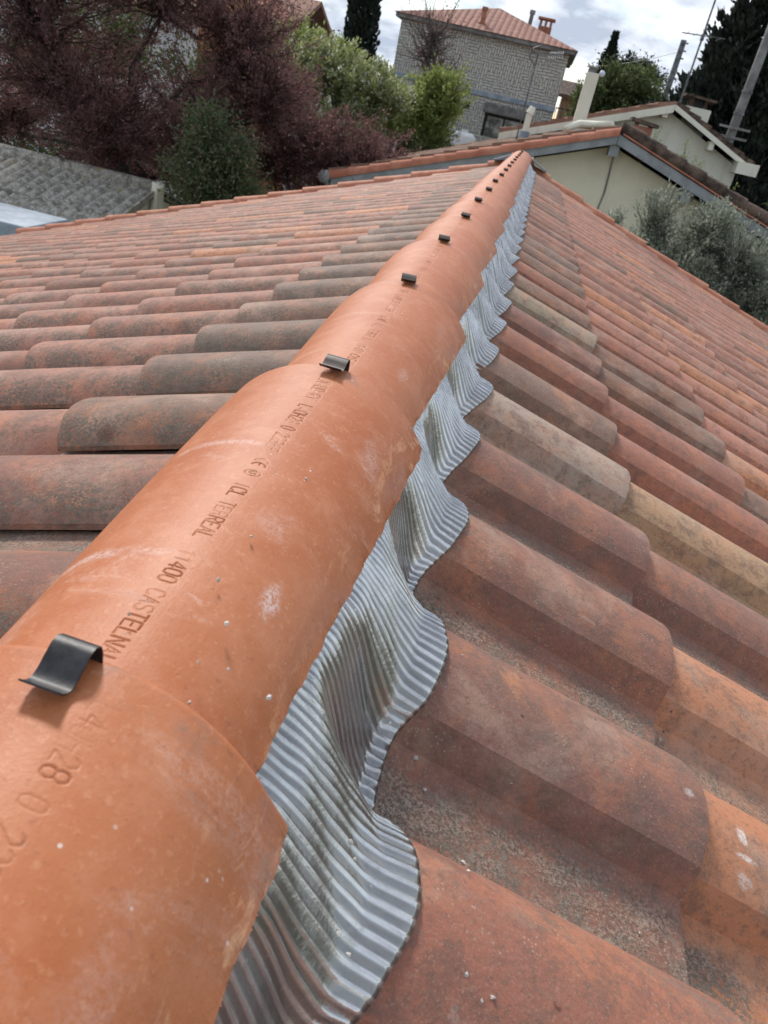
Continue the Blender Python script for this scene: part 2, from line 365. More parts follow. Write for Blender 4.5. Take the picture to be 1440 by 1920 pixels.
# tones: (name, rgb, lichen)
T = dict(mauve=('mauve brown', (.245, .108, .076), .6), red=('dull red', (.34, .132, .085), .5), pink=('pinkish red', (.43, .19, .13), .55),
         orange=('bright orange', (.52, .22, .11), .15), brown=('weathered brown', (.225, .130, .090), .8), grey=('grey lichened', (.215, .145, .108), 1.0),
         pale=('pale greige', (.42, .305, .225), .25), buff=('pale buff', (.44, .29, .165), .5), green=('greenish buff', (.34, .27, .18), .7), lich=('lichen speckled', (.39, .185, .13), 1.0), yellow=('yellowish buff', (.44, .275, .15), .45))
FIX = {('right', 0): ['red', 'red', 'mauve', 'mauve', 'mauve', 'pale', 'brown', 'red', 'mauve', 'green', 'brown', 'red', 'brown', 'brown', 'grey'],
       ('right', 1): ['orange', 'orange', 'orange', 'orange', 'mauve', 'yellow', 'red', 'red', 'brown', 'brown', 'red', 'pink', 'pink', 'orange', 'pink'],
       ('right', 2): ['orange', 'orange', 'pink', 'orange', 'mauve', 'pink', 'pink', 'brown', 'orange', 'pink', 'red', 'pink', 'orange'],
       ('left', 0): ['mauve', 'mauve', 'mauve', 'mauve', 'brown', 'grey', 'grey', 'brown', 'grey', 'grey', 'grey', 'brown'],
       ('left', 1): ['red', 'red', 'pink', 'red', 'lich', 'lich', 'lich', 'lich', 'pink', 'lich', 'pink', 'red']}
rt = random.Random(11)
def tone(side, row, i):
    f = FIX.get((side, row))
    if f and i < len(f): return f[i]
    if row == 0: return rt.choice(['grey', 'brown', 'brown', 'mauve', 'grey', 'lich'] if side == 'left' else ['brown', 'brown', 'grey', 'mauve', 'lich'])
    return rt.choice(['pink', 'pink', 'red', 'lich', 'lich', 'orange', 'pink', 'mauve', 'lich', 'brown'] if side == 'left' else ['pink', 'pink', 'red', 'pink', 'orange', 'lich', 'mauve', 'pink', 'brown'])
ORD = 'zeroth first second third fourth fifth sixth seventh eighth ninth tenth eleventh twelfth thirteenth fourteenth fifteenth sixteenth seventeenth eighteenth nineteenth twentieth'.split()
def ordw(n):
    if n <= 20: return ORD[n]
    return {2: 'twenty-', 3: 'thirty-'}[n//10]+ORD[n % 10] if n % 10 else 'thirtieth'
cand = []
for side, K, nrow in (('right', KR, NR), ('left', KL0, NL)):
    s = 1 if side == 'right' else -1
    for row in range(nrow):
        for i in range(NCOL):
            yc = K+(i-2)*PT
            if yc > YEND-.06: continue
            tn = tone(side, row, i)
            xe = s*(X1+row*G*ca); ze = Z1-row*G*sa
            o = Vector((xe-s*.4*ca, yc, ze+.4*sa))
            q = project((xe-s*.2*ca, yc, ze+.2*sa))
            vis = q is not None and -260 < q[0] < 1700 and -100 < q[1] < 2350
            keep = q is not None and -700 < q[0] < 2100 and q[1] < 3200 or (q is None)
            hid = (side == 'left' and row == 0 and False)
            cand.append((q[2] if vis else 1e3, side, row, i, yc, o, tn, keep))
# the share of the picture a tile takes ~ grazing angle / distance^2
def size(c):
    if c[0] > 900: return 0
    s = 1 if c[1] == 'right' else -1
    n = Vector((s*sa, 0, ca)); d = (c[5]-Cv); return abs(n.dot(d))/d.length**3
cand.sort(key=lambda c: -size(c))
rv = random.Random(3)
SV = []; SF = []; SC = []; SL = []; nb = 0
co = np.empty(len(TL.vertices)*3, np.float32); TL.vertices.foreach_get('co', co); co = co.reshape(-1, 3)
polysL = [tuple(p.vertices) for p in TL.polygons]
for idx, c in enumerate(cand):
    _, side, row, i, yc, o, tn, keep = c
    nm, rgb, li = T[tn]
    j = rv.uniform(.88, 1.13); hue = rv.uniform(-.04, .04)
    rgb = (rgb[0]*j*(1+hue), rgb[1]*j, rgb[2]*j*(1-hue))
    mw = slope_frame(side, o.x, o.y+rv.gauss(0, .0018), o.z) @ Matrix.Rotation(rv.gauss(0, .006), 4, 'Z') @ Matrix.Rotation(rv.gauss(0, .003), 4, 'Y') @ Matrix.Translation((rv.gauss(0, .004), 0, abs(rv.gauss(0, .001))))
    var = rv.randrange(NV)
    if idx < 300:
        ob = link('clay_tile', TM[var], mw=mw)
        ob.color = (*rgb, li)
        tag(ob, f'{nm} tile on {side} slope, {ordw(i+1)} column from camera, {ordw(row+1)} row below ridge', 'clay tile', 'interlocking clay tiles on the roof slopes')
    elif keep:
        wv = np.array(mw.to_3x3()) @ co.T; wv = wv.T+np.array(mw.translation)
        SV.append(wv); SF += [tuple(nb+q for q in f) for f in polysL]; nb += len(co)
        SC.append(np.tile([*rgb, li], (len(co), 1))); SL.append(co)
me = mesh('roof_tiles', np.concatenate(SV), SF, MTS, True)
at_ = me.color_attributes.new('tint', 'FLOAT_COLOR', 'POINT'); at_.data.foreach_set('color', np.concatenate(SC).astype(np.float32).ravel())
at_ = me.attributes.new('local', 'FLOAT_VECTOR', 'POINT'); at_.data.foreach_set('vector', np.concatenate(SL).astype(np.float32).ravel())
me.set_sharp_from_angle(angle=R(38))
tag(link('clay_tiles', me), 'mass of small distant red and grey clay tiles towards the eaves and far verge', 'clay tiles', kind='stuff')

# house below the tiles
hs = empty('tiled_house', (0, 3.5, -4.3), 'house under the foreground tiled roof, mostly hidden by its clay tiles', 'house')
def child(b, name, mat, parent, **k):
    o = b.build(name, mat, None, **k); o.parent = parent; o.matrix_parent_inverse = Matrix.Translation(parent.location).inverted() if not parent.rotation_euler.z else parent.matrix_basis.inverted(); return o
b = MB()
for s, W in ((1, 2.85), (-1, 5.1)):
    b.slab([(0, -.9, -.205), (s*W, -.9, -.205-W*ta), (s*W, YEND-.09, -.205-W*ta), (0, YEND-.09, -.205)], .03)
child(b, 'roof_deck', M_wood, hs)
b = MB(); b.prism([(-4.6, -4.3), (2.5, -4.3), (2.5, -1.22), (0, -.34), (-4.6, -2.0)], -.8, YEND-.3); child(b, 'wall', M_cream, hs)

# verge (rake) tiles at the far gable
def verge_mesh():
    b = MB(); n = 10; xs = (0, .2, .385, .395); rad = (.060, .063, .066, .0655)
    V = []
    for x, r_ in zip(xs, rad):
        for k in range(n+1):
            t = math.pi*(k/n); V.append((x, -r_*math.cos(t), r_*.85*math.sin(t)-.018*(1-x/.395)))
        V.append((x, r_, -.11)); V.append((x, r_-.012, -.11)); V.append((x, r_-.012, -.004)); V.append((x, -r_+.012, -.004))
    m_ = n+5
    Fc = [(i*m_+k, (i+1)*m_+k, (i+1)*m_+(k+1) % m_, i*m_+(k+1) % m_) for i in range(3) for k in range(m_)]
    Fc += [tuple(range(m_)), tuple(3*m_+k for k in range(m_))[::-1]]
    b.add(V, Fc); o = b.build('verge_tile', M_orange, smooth=True); o.data.set_sharp_from_angle(angle=R(50)); me_ = o.data; bpy.data.objects.remove(o); return me_
VM = verge_mesh()
for side, nn in (('right', 8), ('left', 15)):
    s = 1 if side == 'right' else -1
    for r_ in range(nn):
        xe = s*(X1-.12+r_*G*ca); ze = Z1+.12*ta+.012-r_*G*sa
        mw = slope_frame(side, xe-s*.395*ca, YEND, ze+.395*sa-.035)
        if side == 'left': mw = mw @ Matrix.Scale(-1, 4, Vector((0, 1, 0)))
        o = link('verge_tile', VM, mw=mw); o.color = (1, 1, 1, 1)
        tag(o, f'bright orange verge tile on far {side} edge of the roof, {ordw(r_+1)} below the ridge', 'verge tile', 'orange verge tiles along the far gable')

# ------------------------------------------------------------------ ridge tiles with stamped lettering
GL = {'A': [[(0, 0), (2, 6), (4, 0)], [(.8, 2.2), (3.2, 2.2)]], 'C': [[(4, 4.8), (3.2, 6), (.9, 6), (0, 4.8), (0, 1.2), (.9, 0), (3.2, 0), (4, 1.2)]],
      'D': [[(0, 0), (0, 6), (2.6, 6), (4, 4.6), (4, 1.4), (2.6, 0), (0, 0)]], 'E': [[(4, 6), (0, 6), (0, 0), (4, 0)], [(0, 3.1), (3, 3.1)]],
      'F': [[(4, 6), (0, 6), (0, 0)], [(0, 3.1), (3, 3.1)]], 'G': [[(4, 4.8), (3.2, 6), (.9, 6), (0, 4.8), (0, 1.2), (.9, 0), (3.2, 0), (4, 1.2), (4, 2.8), (2.2, 2.8)]],
      'H': [[(0, 0), (0, 6)], [(4, 0), (4, 6)], [(0, 3), (4, 3)]], 'I': [[(2, 0), (2, 6)]], 'L': [[(0, 6), (0, 0), (4, 0)]],
      'N': [[(0, 0), (0, 6), (4, 0), (4, 6)]], 'R': [[(0, 0), (0, 6), (3, 6), (4, 5), (4, 3.9), (3, 3), (0, 3)], [(2, 3), (4, 0)]],
      'S': [[(4, 5), (3, 6), (1, 6), (0, 5), (0, 4), (1, 3.2), (3, 2.8), (4, 2), (4, 1), (3, 0), (1, 0), (0, 1)]], 'T': [[(0, 6), (4, 6)], [(2, 6), (2, 0)]],
      'U': [[(0, 6), (0, 1.2), (1, 0), (3, 0), (4, 1.2), (4, 6)]], 'Y': [[(0, 6), (2, 3), (4, 6)], [(2, 3), (2, 0)]],
      '0': [[(1, 0), (0, 1.2), (0, 4.8), (1, 6), (3, 6), (4, 4.8), (4, 1.2), (3, 0), (1, 0)]], '1': [[(.8, 4.6), (2.2, 6), (2.2, 0)]],
      '2': [[(0, 4.8), (1, 6), (3, 6), (4, 4.8), (4, 3.8), (0, 0), (4, 0)]], '3': [[(0, 5.2), (1, 6), (3, 6), (4, 5), (4, 4), (3, 3.1), (1.6, 3.1)], [(3, 3.1), (4, 2.2), (4, 1), (3, 0), (1, 0), (0, .8)]],
      '4': [[(3, 0), (3, 6), (0, 1.8), (4, 1.8)]], '6': [[(3.6, 5.6), (2, 6), (.6, 5), (0, 3), (0, 1), (1, 0), (3, 0), (4, 1), (4, 2.4), (3, 3.3), (1, 3.3), (0, 2.4)]],
      '8': [[(1, 3.1), (0, 4), (0, 5.1), (1, 6), (3, 6), (4, 5.1), (4, 4), (3, 3.1), (1, 3.1), (0, 2.2), (0, 1), (1, 0), (3, 0), (4, 1), (4, 2.2), (3, 3.1)]],
      '(': [[(4, 5.8), (2.2, 5.6), (.7, 4.4), (.2, 3), (.7, 1.6), (2.2, .4), (4, .2)]],
      '[': [[(4, 5.8), (2.2, 5.6), (.7, 4.4), (.2, 3), (.7, 1.6), (2.2, .4), (4, .2)], [(.4, 3), (3, 3)]]}
oval = [(2.6+3.4*math.cos(t), 3+3.2*math.sin(t)) for t in np.linspace(0, 2*math.pi, 19)]
GL['@'] = [oval, [(.7, 1.5), (.7, 4.5), (2.3, 1.5), (2.3, 4.5)], [(4.6, 4.5), (3.2, 4.5), (3.2, 1.5)], [(3.2, 3), (4.3, 3)]]
TEXT = 'CASTELNAUDARY  L40H28 0 2236F  ([ @  ICL TERREAL  11400 '
PER = .337; ADV = PER/len(TEXT); CH = ADV*.72/4; HH = .0098/6
def segs(phase, s0, s1):     # strokes in (x, s); the C of the first word sits at s = phase, reading towards smaller s
    out_ = []; rgl = random.Random(int(abs(phase)*1e4))
    for rep in range(-3, 4):
        for i, ch in enumerate(TEXT):
            if ch not in GL: continue
            st = phase+rep*PER-i*ADV
            if st < s0-.01 or st > s1+.01: continue
            dep = rgl.choice([.5, .7, .85, 1., 1.]) if phase < .4 else (1. if ch == '8' else rgl.choice([.12, .25, .4, .6]))
            for pl in GL[ch]:
                q = [((h-3)*HH+.0006, st-w_*CH) for w_, h in pl]
                out_ += [(a_, b_, (dep, 0)) for a_, b_ in zip(q[:-1], q[1:])]
    return np.array(out_)
TMAX = R(68)
def ridge_mesh(phase, ds=.00048, text=True, xo=0., TMAX=R(62), R1=.1005):
    Ls = .438; s = np.concatenate([np.arange(0, Ls-.004, ds), [Ls-.003, Ls-.0015, Ls-.0005, Ls]])
    R0 = .078
    fine = xo+np.arange(-.0068, .0070, .00046)
    th = np.concatenate([np.linspace(-TMAX, (xo-.0075)/.093, 20), fine/.093, np.linspace((xo+.0075)/.093, TMAX, 20)])
    f = s/Ls; Rr = R0+(R1-R0)*np.clip(f*1.05, 0, 1)**1.1
    crest = -.0145*(1-f)
    dr = np.zeros(len(s)); dr[-4:] = (0, .0003, .0010, .0024)
    Sg, Th = np.meshgrid(s, th, indexing='ij'); Rg = Rr[:, None]-dr[:, None]
    Rg = Rg+.0006*np.sin(Sg*13+1)*np.cos(Th*3)
    pr = np.zeros_like(Sg)
    if text:
        mk = np.abs(th*.093-xo) < .0072; mid = np.where(mk)[0]
        P = np.stack([Th[:, mid].ravel()*.093-xo, Sg[:, mid].ravel()], 1); best = np.full(len(P), 1.); dpt = np.ones(len(P))
        for a_, b_, dp_ in segs(phase, 0, Ls-.012):
            lo = min(a_[1], b_[1])-.002; hi = max(a_[1], b_[1])+.002
            i0 = np.searchsorted(P[:, 1], lo); i1 = np.searchsorted(P[:, 1], hi)
            if i1 <= i0: continue
            Q = P[i0:i1]; d = b_-a_; t = np.clip(((Q-a_)@d)/(d@d), 0, 1); dd = np.hypot(*(Q-a_-t[:, None]*d).T)
            clo = dd < best[i0:i1]; dpt[i0:i1] = np.where(clo, dp_[0], dpt[i0:i1]); best[i0:i1] = np.minimum(best[i0:i1], dd)
        wear = .62+.38*np.sin(P[:, 1]*41+phase*60)*np.sin(P[:, 1]*97)
        g = np.clip(1-best/.00070, 0, 1); g = (g*g*(3-2*g))*np.clip(wear+.25, .3, 1)*dpt
        pr[:, mid] = g.reshape(len(s), -1)
    Rg = Rg-.00075*pr
    jag = np.zeros(len(s)); edge = .0004*np.sin(s*230)+.0004*np.sin(s*91+2)+RNG.normal(0, .00022, len(s))
    tc_ = R(55); Ta = np.clip(Th, -tc_, tc_); Tx = Th-Ta
    X = Rg*(np.sin(Ta)+Tx*math.cos(tc_)); Z = Rg*(np.cos(Ta)-np.abs(Tx)*math.sin(tc_))-Rr[:, None]+crest[:, None]
    X[:, -1] += edge; Z[:, -1] -= np.abs(edge)
    Vt = np.stack([X, Sg, Z], -1).reshape(-1, 3); ns, nth = Sg.shape
    # coarse underside
    sb = np.array([0, Ls]); thb = th
    Vb = []
    for i_, sv in ((0, 0.), (ns-1, Ls)):
        r_ = Rr[i_]-.0125
        ta_ = np.clip(thb, -tc_, tc_); tx_ = thb-ta_
        Vb.append(np.stack([r_*np.sin(ta_)+Rr[i_]*tx_*math.cos(tc_), np.full(nth, sv), r_*np.cos(ta_)-Rr[i_]*np.abs(tx_)*math.sin(tc_)-Rr[i_]+crest[i_]], 1))
    V = np.concatenate([Vt]+Vb); Fq = grid_faces(ns, nth, True)
    b0 = ns*nth; b1 = b0+nth; k = np.arange(nth-1)
    Fb = np.stack([b0+k, b0+k+1, b1+k+1, b1+k], 1)[:, ::-1]
    Fe = np.stack([(ns-1)*nth+k, (ns-1)*nth+k+1, b1+k+1, b1+k], 1); Fn = np.stack([k, k+1, b0+k+1, b0+k], 1)[:, ::-1]
    i = np.arange(ns-1)*nth
    # side strips fan to the two underside corner verts
    Fs1 = [[*(np.arange(ns)*nth).tolist(), b1, b0]]; Fs2 = [[*(np.arange(ns)*nth+nth-1).tolist()[::-1], b0+nth-1, b1+nth-1]]
    quads = np.concatenate([Fq, Fb, Fe, Fn]).tolist()+Fs1+Fs2
    me_ = bpy.data.meshes.new('ridge_tile'); me_.from_pydata(V.tolist(), [], quads); me_.materials.append(MR)
    me_.polygons.foreach_set('use_smooth', [True]*len(me_.polygons))
    at = me_.attributes.new('print', 'FLOAT', 'POINT'); full = np.zeros(len(V), np.float32); full[:ns*nth] = pr.ravel(); at.data.foreach_set('value', full)
    me_.update(); me_.set_sharp_from_angle(angle=R(50)); return me_
NRT = 18
s_start = -.033                      # near end of a tile relative to the previous joint
RA = ridge_mesh(.388+TEXT.index('8')*ADV, xo=.018, TMAX=R(71), R1=.0945); RB = ridge_mesh(.272-(Y0+s_start)); RC = ridge_mesh(.272-(Y0+s_start)+.016)
for n_ in range(NRT):
    me_ = RA if n_ == 0 else RB if n_ == 1 else RC
    o = link('ridge_tile', me_, loc=(rv.gauss(0, .0012) if n_ > 1 else 0, Y0+(n_-1)*Lr+s_start, -.0006*max(0, n_-9) if n_ else 0))
    o.rotation_euler.y = rv.gauss(0, .006) if n_ > 1 else 0; o.rotation_euler.z = rv.gauss(0, .002) if n_ > 1 else 0
    o.color = (1, 1, 1, (.4, .85, .3)[n_] if n_ < 3 else rv.choice([0, .08, .2]))
    lab = ('new smooth orange half-round ridge tile closest to the camera' if n_ == 0 else
           f'smooth orange half-round ridge tile with stamped lettering, {ordw(n_+1)} along from the camera')
    tag(o, lab, 'ridge tile', 'new half-round ridge tiles')

# clips
def clip_mesh(w_, mat):
    P = [(.014, -.0148), (.0150, -.006), (.0152, .004), (.0140, .0085), (.0105, .0108), (.006, .0100), (.0015, .0066), (-.003, .0030), (-.0065, .0014), (-.0095, .0020), (-.0125, .0045), (-.0140, .0066)]
    t = .0008; V = []; n = len(P)
    for i, (y, z) in enumerate(P):
        a_ = Vector(P[max(i-1, 0)]); c_ = Vector(P[min(i+1, n-1)]); d = (c_-a_).normalized(); nn = Vector((-d.y, d.x))
        for sx in (-w_/2, w_/2):
            for k in (0, 1): V.append((sx, y+nn.x*t*k, z+nn.y*t*k))
    Fc = []
    for i in range(n-1):
        a_ = i*4; c_ = a_+4
        Fc += [(a_, a_+2, c_+2, c_), (a_+1, c_+1, c_+3, a_+3), (a_, c_, c_+1, a_+1), (a_+2, a_+3, c_+3, c_+2)]
    Fc += [(0, 1, 3, 2), (n*4-4, n*4-2, n*4-1, n*4-3)]
    b = MB(); b.add(V, Fc); o = b.build('ridge_clip', mat, smooth=True); o.data.set_sharp_from_angle(angle=R(45)); me_ = o.data; bpy.data.objects.remove(o); return me_
CM0 = clip_mesh(.0165, M_clip); CM = clip_mesh(.0195, M_clipb)
for n_ in range(NRT):
    if n_ == NRT-1: continue
    o = link('ridge_clip', CM0 if n_ == 0 else CM, loc=(-.0015 if n_ == 0 else rv.gauss(0, .001), Y0+n_*Lr-(.010 if n_ == 0 else .006), -.0006*max(0, n_-9)+(.0012 if n_ == 0 else .003)))
    o.rotation_euler.z = -.06 if n_ == 0 else rv.gauss(.0, .07)
    o.scale = (1.0, .85, .66) if n_ else (1, .92, .85)
    tag(o, 'black bent metal clip hooked over the nearest ridge tile joint' if n_ == 0 else f'small dark brown metal clip on the ridge, {ordw(n_+1)} joint from the camera', 'roof clip', 'metal clips along the ridge')

# ------------------------------------------------------------------ pleated ridge flashing
def wave(y, side):
    K = KR if side == 'right' else KL0
    u = (y-K+.0725) % PT-.0725
    p = prof if side == 'right' else np.stack([-prof[::-1, 0], prof[::-1, 1]], 1)
    if side == 'right': u = np.where(u > .0725, u-PT, u)
    else:
        u = (y-K+.152-.0795+.0725-.0725+.0795) % PT-.152; u = np.where(u < -.0725, u+PT, u); u = np.where(u > PT-.0725, u-PT, u)
    return np.interp(u, p[:, 0]*.95, p[:, 1])
def flashing(side, ds, nt_):
    s = 1 if side == 'right' else -1
    y = np.arange(-.32, YEND-.05, ds); t = np.linspace(0, 1, nt_)
    W = wave(y, side); kk = max(3, int(.012/ds)); ker = np.hanning(kk*2+1); ker /= ker.sum()
    Ws = np.convolve(np.pad(W, kk, mode='edge'), ker, 'valid')
    lo = -.0495; val = np.clip(Ws/lo, 0, 1)
    rg = np.random.default_rng(5 if s > 0 else 6)
    def smooth_noise(cell):
        n = int((y[-1]-y[0])/cell)+3; a = rg.normal(0, 1, n); return np.interp((y-y[0])/cell, np.arange(n), a)
    wob = smooth_noise(.035); wob2 = smooth_noise(.09); wob3 = smooth_noise(.012)
    xe = np.interp(y, [.25, .47, .69, .9, 1.2, 2], [.166, .156, .1485, .1455, .147, .151])-.034*val**.8+.0012*wob+.0015*wob2
    # arc length at the wavy lower edge, as a periodic shift of the pleats
    dl = np.sqrt(1+np.gradient(Ws, y)**2*2.0); arc = np.cumsum(dl)*ds; arc = arc/arc[-1]*(y[-1]-y[0])+y[0]
    if s < 0: xe = xe-.024*np.clip((1.25-y)/.3, 0, 1)+.004
    x0, z0 = .050, -.070
    Tg, Yg = np.meshgrid(t, y, indexing='xy'); shape = Tg.shape
    Wg = Ws[:, None]; vg = val[:, None]
    X = x0+(xe[:, None]-x0)*Tg
    zc = Z1+(X1-X)*ta-.0165*((X1-X)/ca)/.4
    sag = np.clip((Tg-.28)/.62, 0, 1); bl = sag*sag*(3-2*sag); bl = np.where(vg > .5, bl**(1+.25*np.sin(Yg*31+2)), bl)
    lineZ = z0+(X-x0)*(-.66)
    target = zc+Wg+.0035+.0011*wob[:, None]*vg
    Z = lineZ*(1-bl)+target*bl
    Z = Z+.0012*np.sin(Yg*83+X*70+wob2[:, None])*np.sin(X*190+Yg*37)*np.clip(Tg*3, 0, 1)+.0011*wob[:, None]*np.sin(Tg*5)
    Z = np.maximum(Z, zc+np.interp(Wg, [-.0495, 0], [-.0495, .0015])+.0050)
    Z[:, -1] -= .0012
    ym = Yg*(1-Tg**1.6)+arc[:, None]*Tg**1.6+.0010*wob[:, None]*(.35+Tg)+.0006*wob3[:, None]+.003*vg*wob2[:, None]*Tg
    pitch = .0072
    ph = ym/pitch*math.pi
    h = (1-np.abs(np.sin(ph)))
    h = h**1.9
    amp = .0043*(1-.35*vg*Tg)*(1-.58*np.clip((Tg-.25)/.75, 0, 1))*np.clip(1+.33*wob3[:, None], .35, 1.6)
    cr_ = np.clip(smooth_noise(.06)[:, None]*.5+.1, 0, 1)*vg*np.clip((Tg-.5)*3, 0, 1); amp = amp*(1-.8*cr_)
    crum = .0010*vg*np.clip((Tg-.45)*2, 0, 1)*(np.sin(Yg*310+X*260+wob[:, None]*2)*.5+np.sin(Yg*140-X*500)*.5)
    Z = Z+h*amp+crum
    V = np.stack([s*X, Yg, Z], -1).reshape(-1, 3)
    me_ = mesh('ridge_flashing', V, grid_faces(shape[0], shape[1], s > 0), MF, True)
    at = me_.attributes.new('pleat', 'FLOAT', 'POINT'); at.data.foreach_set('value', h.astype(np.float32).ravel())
    o = link('ridge_flashing', me_)
    md = o.modifiers.new('thickness', 'SOLIDIFY'); md.thickness = .0006; md.offset = -1
    return tag(o, 'silvery pleated metal flashing draped over the tiles right of the ridge' if s > 0 else 'silvery pleated flashing peeping out left of the ridge tiles', 'flashing')
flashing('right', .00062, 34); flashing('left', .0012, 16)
for s, sd_ in ((1, 'right'), (-1, 'left')):
    b = MB(); zz = -.083
    b.slab([(s*.07, YEND-.16, zz+.035), (s*.235, YEND-.16, -.128), (s*.235, YEND+.02, -.128), (s*.07, YEND+.02, zz+.035)], .006)
    tag(b.build('lead_flap', M_lead), f'dark grey lead flap at the far end of the ridge, {sd_} side', 'flashing')

# mortar crumbs
def crumb_mesh(seed):
    import bmesh
    rg = random.Random(seed); bm = bmesh.new(); bmesh.ops.create_icosphere(bm, subdivisions=1, radius=1)
    for v in bm.verts: v.co *= rg.uniform(.55, 1.2)
    me_ = bpy.data.meshes.new('mortar_crumb'); bm.to_mesh(me_); bm.free(); me_.materials.append(M_crumb); return me_
CRM = [crumb_mesh(i) for i in range(5)]
def surf_right(x, y):
    row = max(0, math.ceil((x-X1)/(G*ca))); xr = x-row*G*ca; zr = -row*G*sa
    return Z1+(X1-xr)*ta+zr-.0165*((X1-xr)/ca)/.4+float(wave(np.array([y]), 'right')[0])
def put_crumb(x, y, z, sz, label, group):
    o = link('mortar_crumb', CRM[rv.randrange(5)], loc=(x, y, z+sz*.35)); o.rotation_euler = [rv.uniform(0, 6) for _ in range(3)]; sz *= 1.3; o.scale = (sz, sz*.8, sz*.6)
    tag(o, label, 'mortar crumb', group)
for x, y in [(.1483, .3994), (.1766, .3417), (.1916, .3286), (.1911, .3083), (.1937, .3358), (.1693, .3311), (.205, .3182), (.2096, .3193), (.1595, .3796), (.1936, .2371), (.2087, .2336), (.2037, .2300), (.4181, .4989), (.4294, .5173), (.431, .5036), (.1625, .4874), (.165, .4789), (.3887, .6019), (.1586, .4103), (.3625, .4804), (.24, .30), (.27, .315), (.22, .41), (.31, .56), (.26, .75), (.2, .53), (.33, .36)]:
    put_crumb(x, y, surf_right(x, y), rv.choice([.0008, .0011, .0015, .0019]), 'tiny pale mortar crumb lying on the nearest clay tiles of the right slope', 'mortar crumbs on the right slope tiles')
for x, y, z in [(.0236, .335, -.0059), (.0229, .2898, -.0057), (-.0008, .2456, -.003), (.037, .2654, -.0104), (.0356, .2363, -.0098), (.0411, .2154, -.0121), (.0658, .248, -.0288), (.0473, .2434, -.0153), (.0535, .4926, -.0191), (.03, .42, -.006)]:
    Rr = .094; cz = -.0965
    z = cz+math.sqrt(max(0, Rr*Rr-x*x))-.004
    put_crumb(x, y, z, rv.choice([.0009, .0013, .0017]), 'tiny pale mortar crumb lying on the orange ridge tile beyond the nearest clip', 'mortar crumbs on the ridge tile')
for x, y, z in [(.1184, .2457, -.110), (.1227, .2388, -.112), (.1336, .2314, -.118), (.124, .2014, -.113), (.1302, .196, -.116), (.1229, .3485, -.127), (.1143, .3092, -.118)]:
    put_crumb(x, y, z+.002, rv.choice([.0009, .0012, .0016]), 'tiny pale mortar crumb caught in the pleats of the metal flashing', 'mortar crumbs on the flashing')

# ------------------------------------------------------------------ ground
gm = mesh('ground', [(-400, -60, -4.3), (400, -60, -4.3), (400, 900, -4.3), (-400, 900, -4.3)], [(0, 1, 2, 3)], M_earth)
tag(link('ground', gm), kind='structure')

# ------------------------------------------------------------------ neighbouring houses
def corr_roof(P0, along, down, wlen, nper, amp, mat, name, parent, steps=1, drop=.02, thick=.05, jit=.004):
    """rows of rounded clay tiles as one roof surface: P0 ridge corner, along the ridge, down the slope"""
    P0 = Vector(P0); along = Vector(along); down = Vector(down); nn = along.cross(down).normalized()
    if nn.z < 0: nn = -nn
    n = int(along.length/wlen)*nper+1; V = []; rg = random.Random(int(abs(P0.x*100)))
    ts = []
    for k in range(steps): ts += [(k/steps, 0.), ((k+1)/steps-.0001, drop)]
    for t, dz in ts:
        for i in range(n):
            u = i/(n-1); h = amp*abs(math.cos(math.pi*i/nper))**.8
            V.append(P0+along*u+down*t+nn*(h+dz+rg.gauss(0, jit)))
    nv = n
    base = [P0-nn*thick, P0+along-nn*thick, P0+along+down-nn*thick, P0+down-nn*thick]
    Fc = [(r_*nv+i, r_*nv+i+1, (r_+1)*nv+i+1, (r_+1)*nv+i) for r_ in range(len(ts)-1) for i in range(nv-1)]
    b0 = len(V); V += base
    Fc.append((b0, b0+1, b0+2, b0+3))
    last = (len(ts)-1)*nv
    Fc.append(tuple(range(last, last+nv))+(b0+2, b0+3)); Fc.append(tuple(range(0, nv))[::-1]+(b0, b0+1))
    Fc.append(tuple(r_*nv for r_ in range(len(ts)))+(b0+3, b0)); Fc.append(tuple(r_*nv+nv-1 for r_ in range(len(ts)))[::-1]+(b0+1, b0+2))
    b = MB(); b.add(V, Fc); return child(b, name, mat, parent)

def moss_roof_mat(name, a, b_, c_, sc=3):
    k = M(name); v = k.geo()
    c = k.mix(k.step(k.noise(v, sc, 6, .7), .4, .62), a, b_)
    c = k.mix(k.math('MULTIPLY', k.step(k.noise(v, sc*5, 5, .7), .5, .64), .6), c, c_)
    c = k.mix(k.math('MULTIPLY', k.step(k.voro(v, 4.5, out='Color'), .3, .9), .25), c, (.45, .24, .16))
    return k.out(c, .95, 0, k.bump(k.noise(v, 25, 5, .7), .7, .03))
M_roofN = moss_roof_mat('mossy_clay_roof', (.19, .115, .08), (.27, .155, .105), (.10, .085, .055), 4)
M_roofN2 = moss_roof_mat('brown_clay_roof', (.25, .13, .09), (.33, .185, .125), (.13, .09, .07), 3)

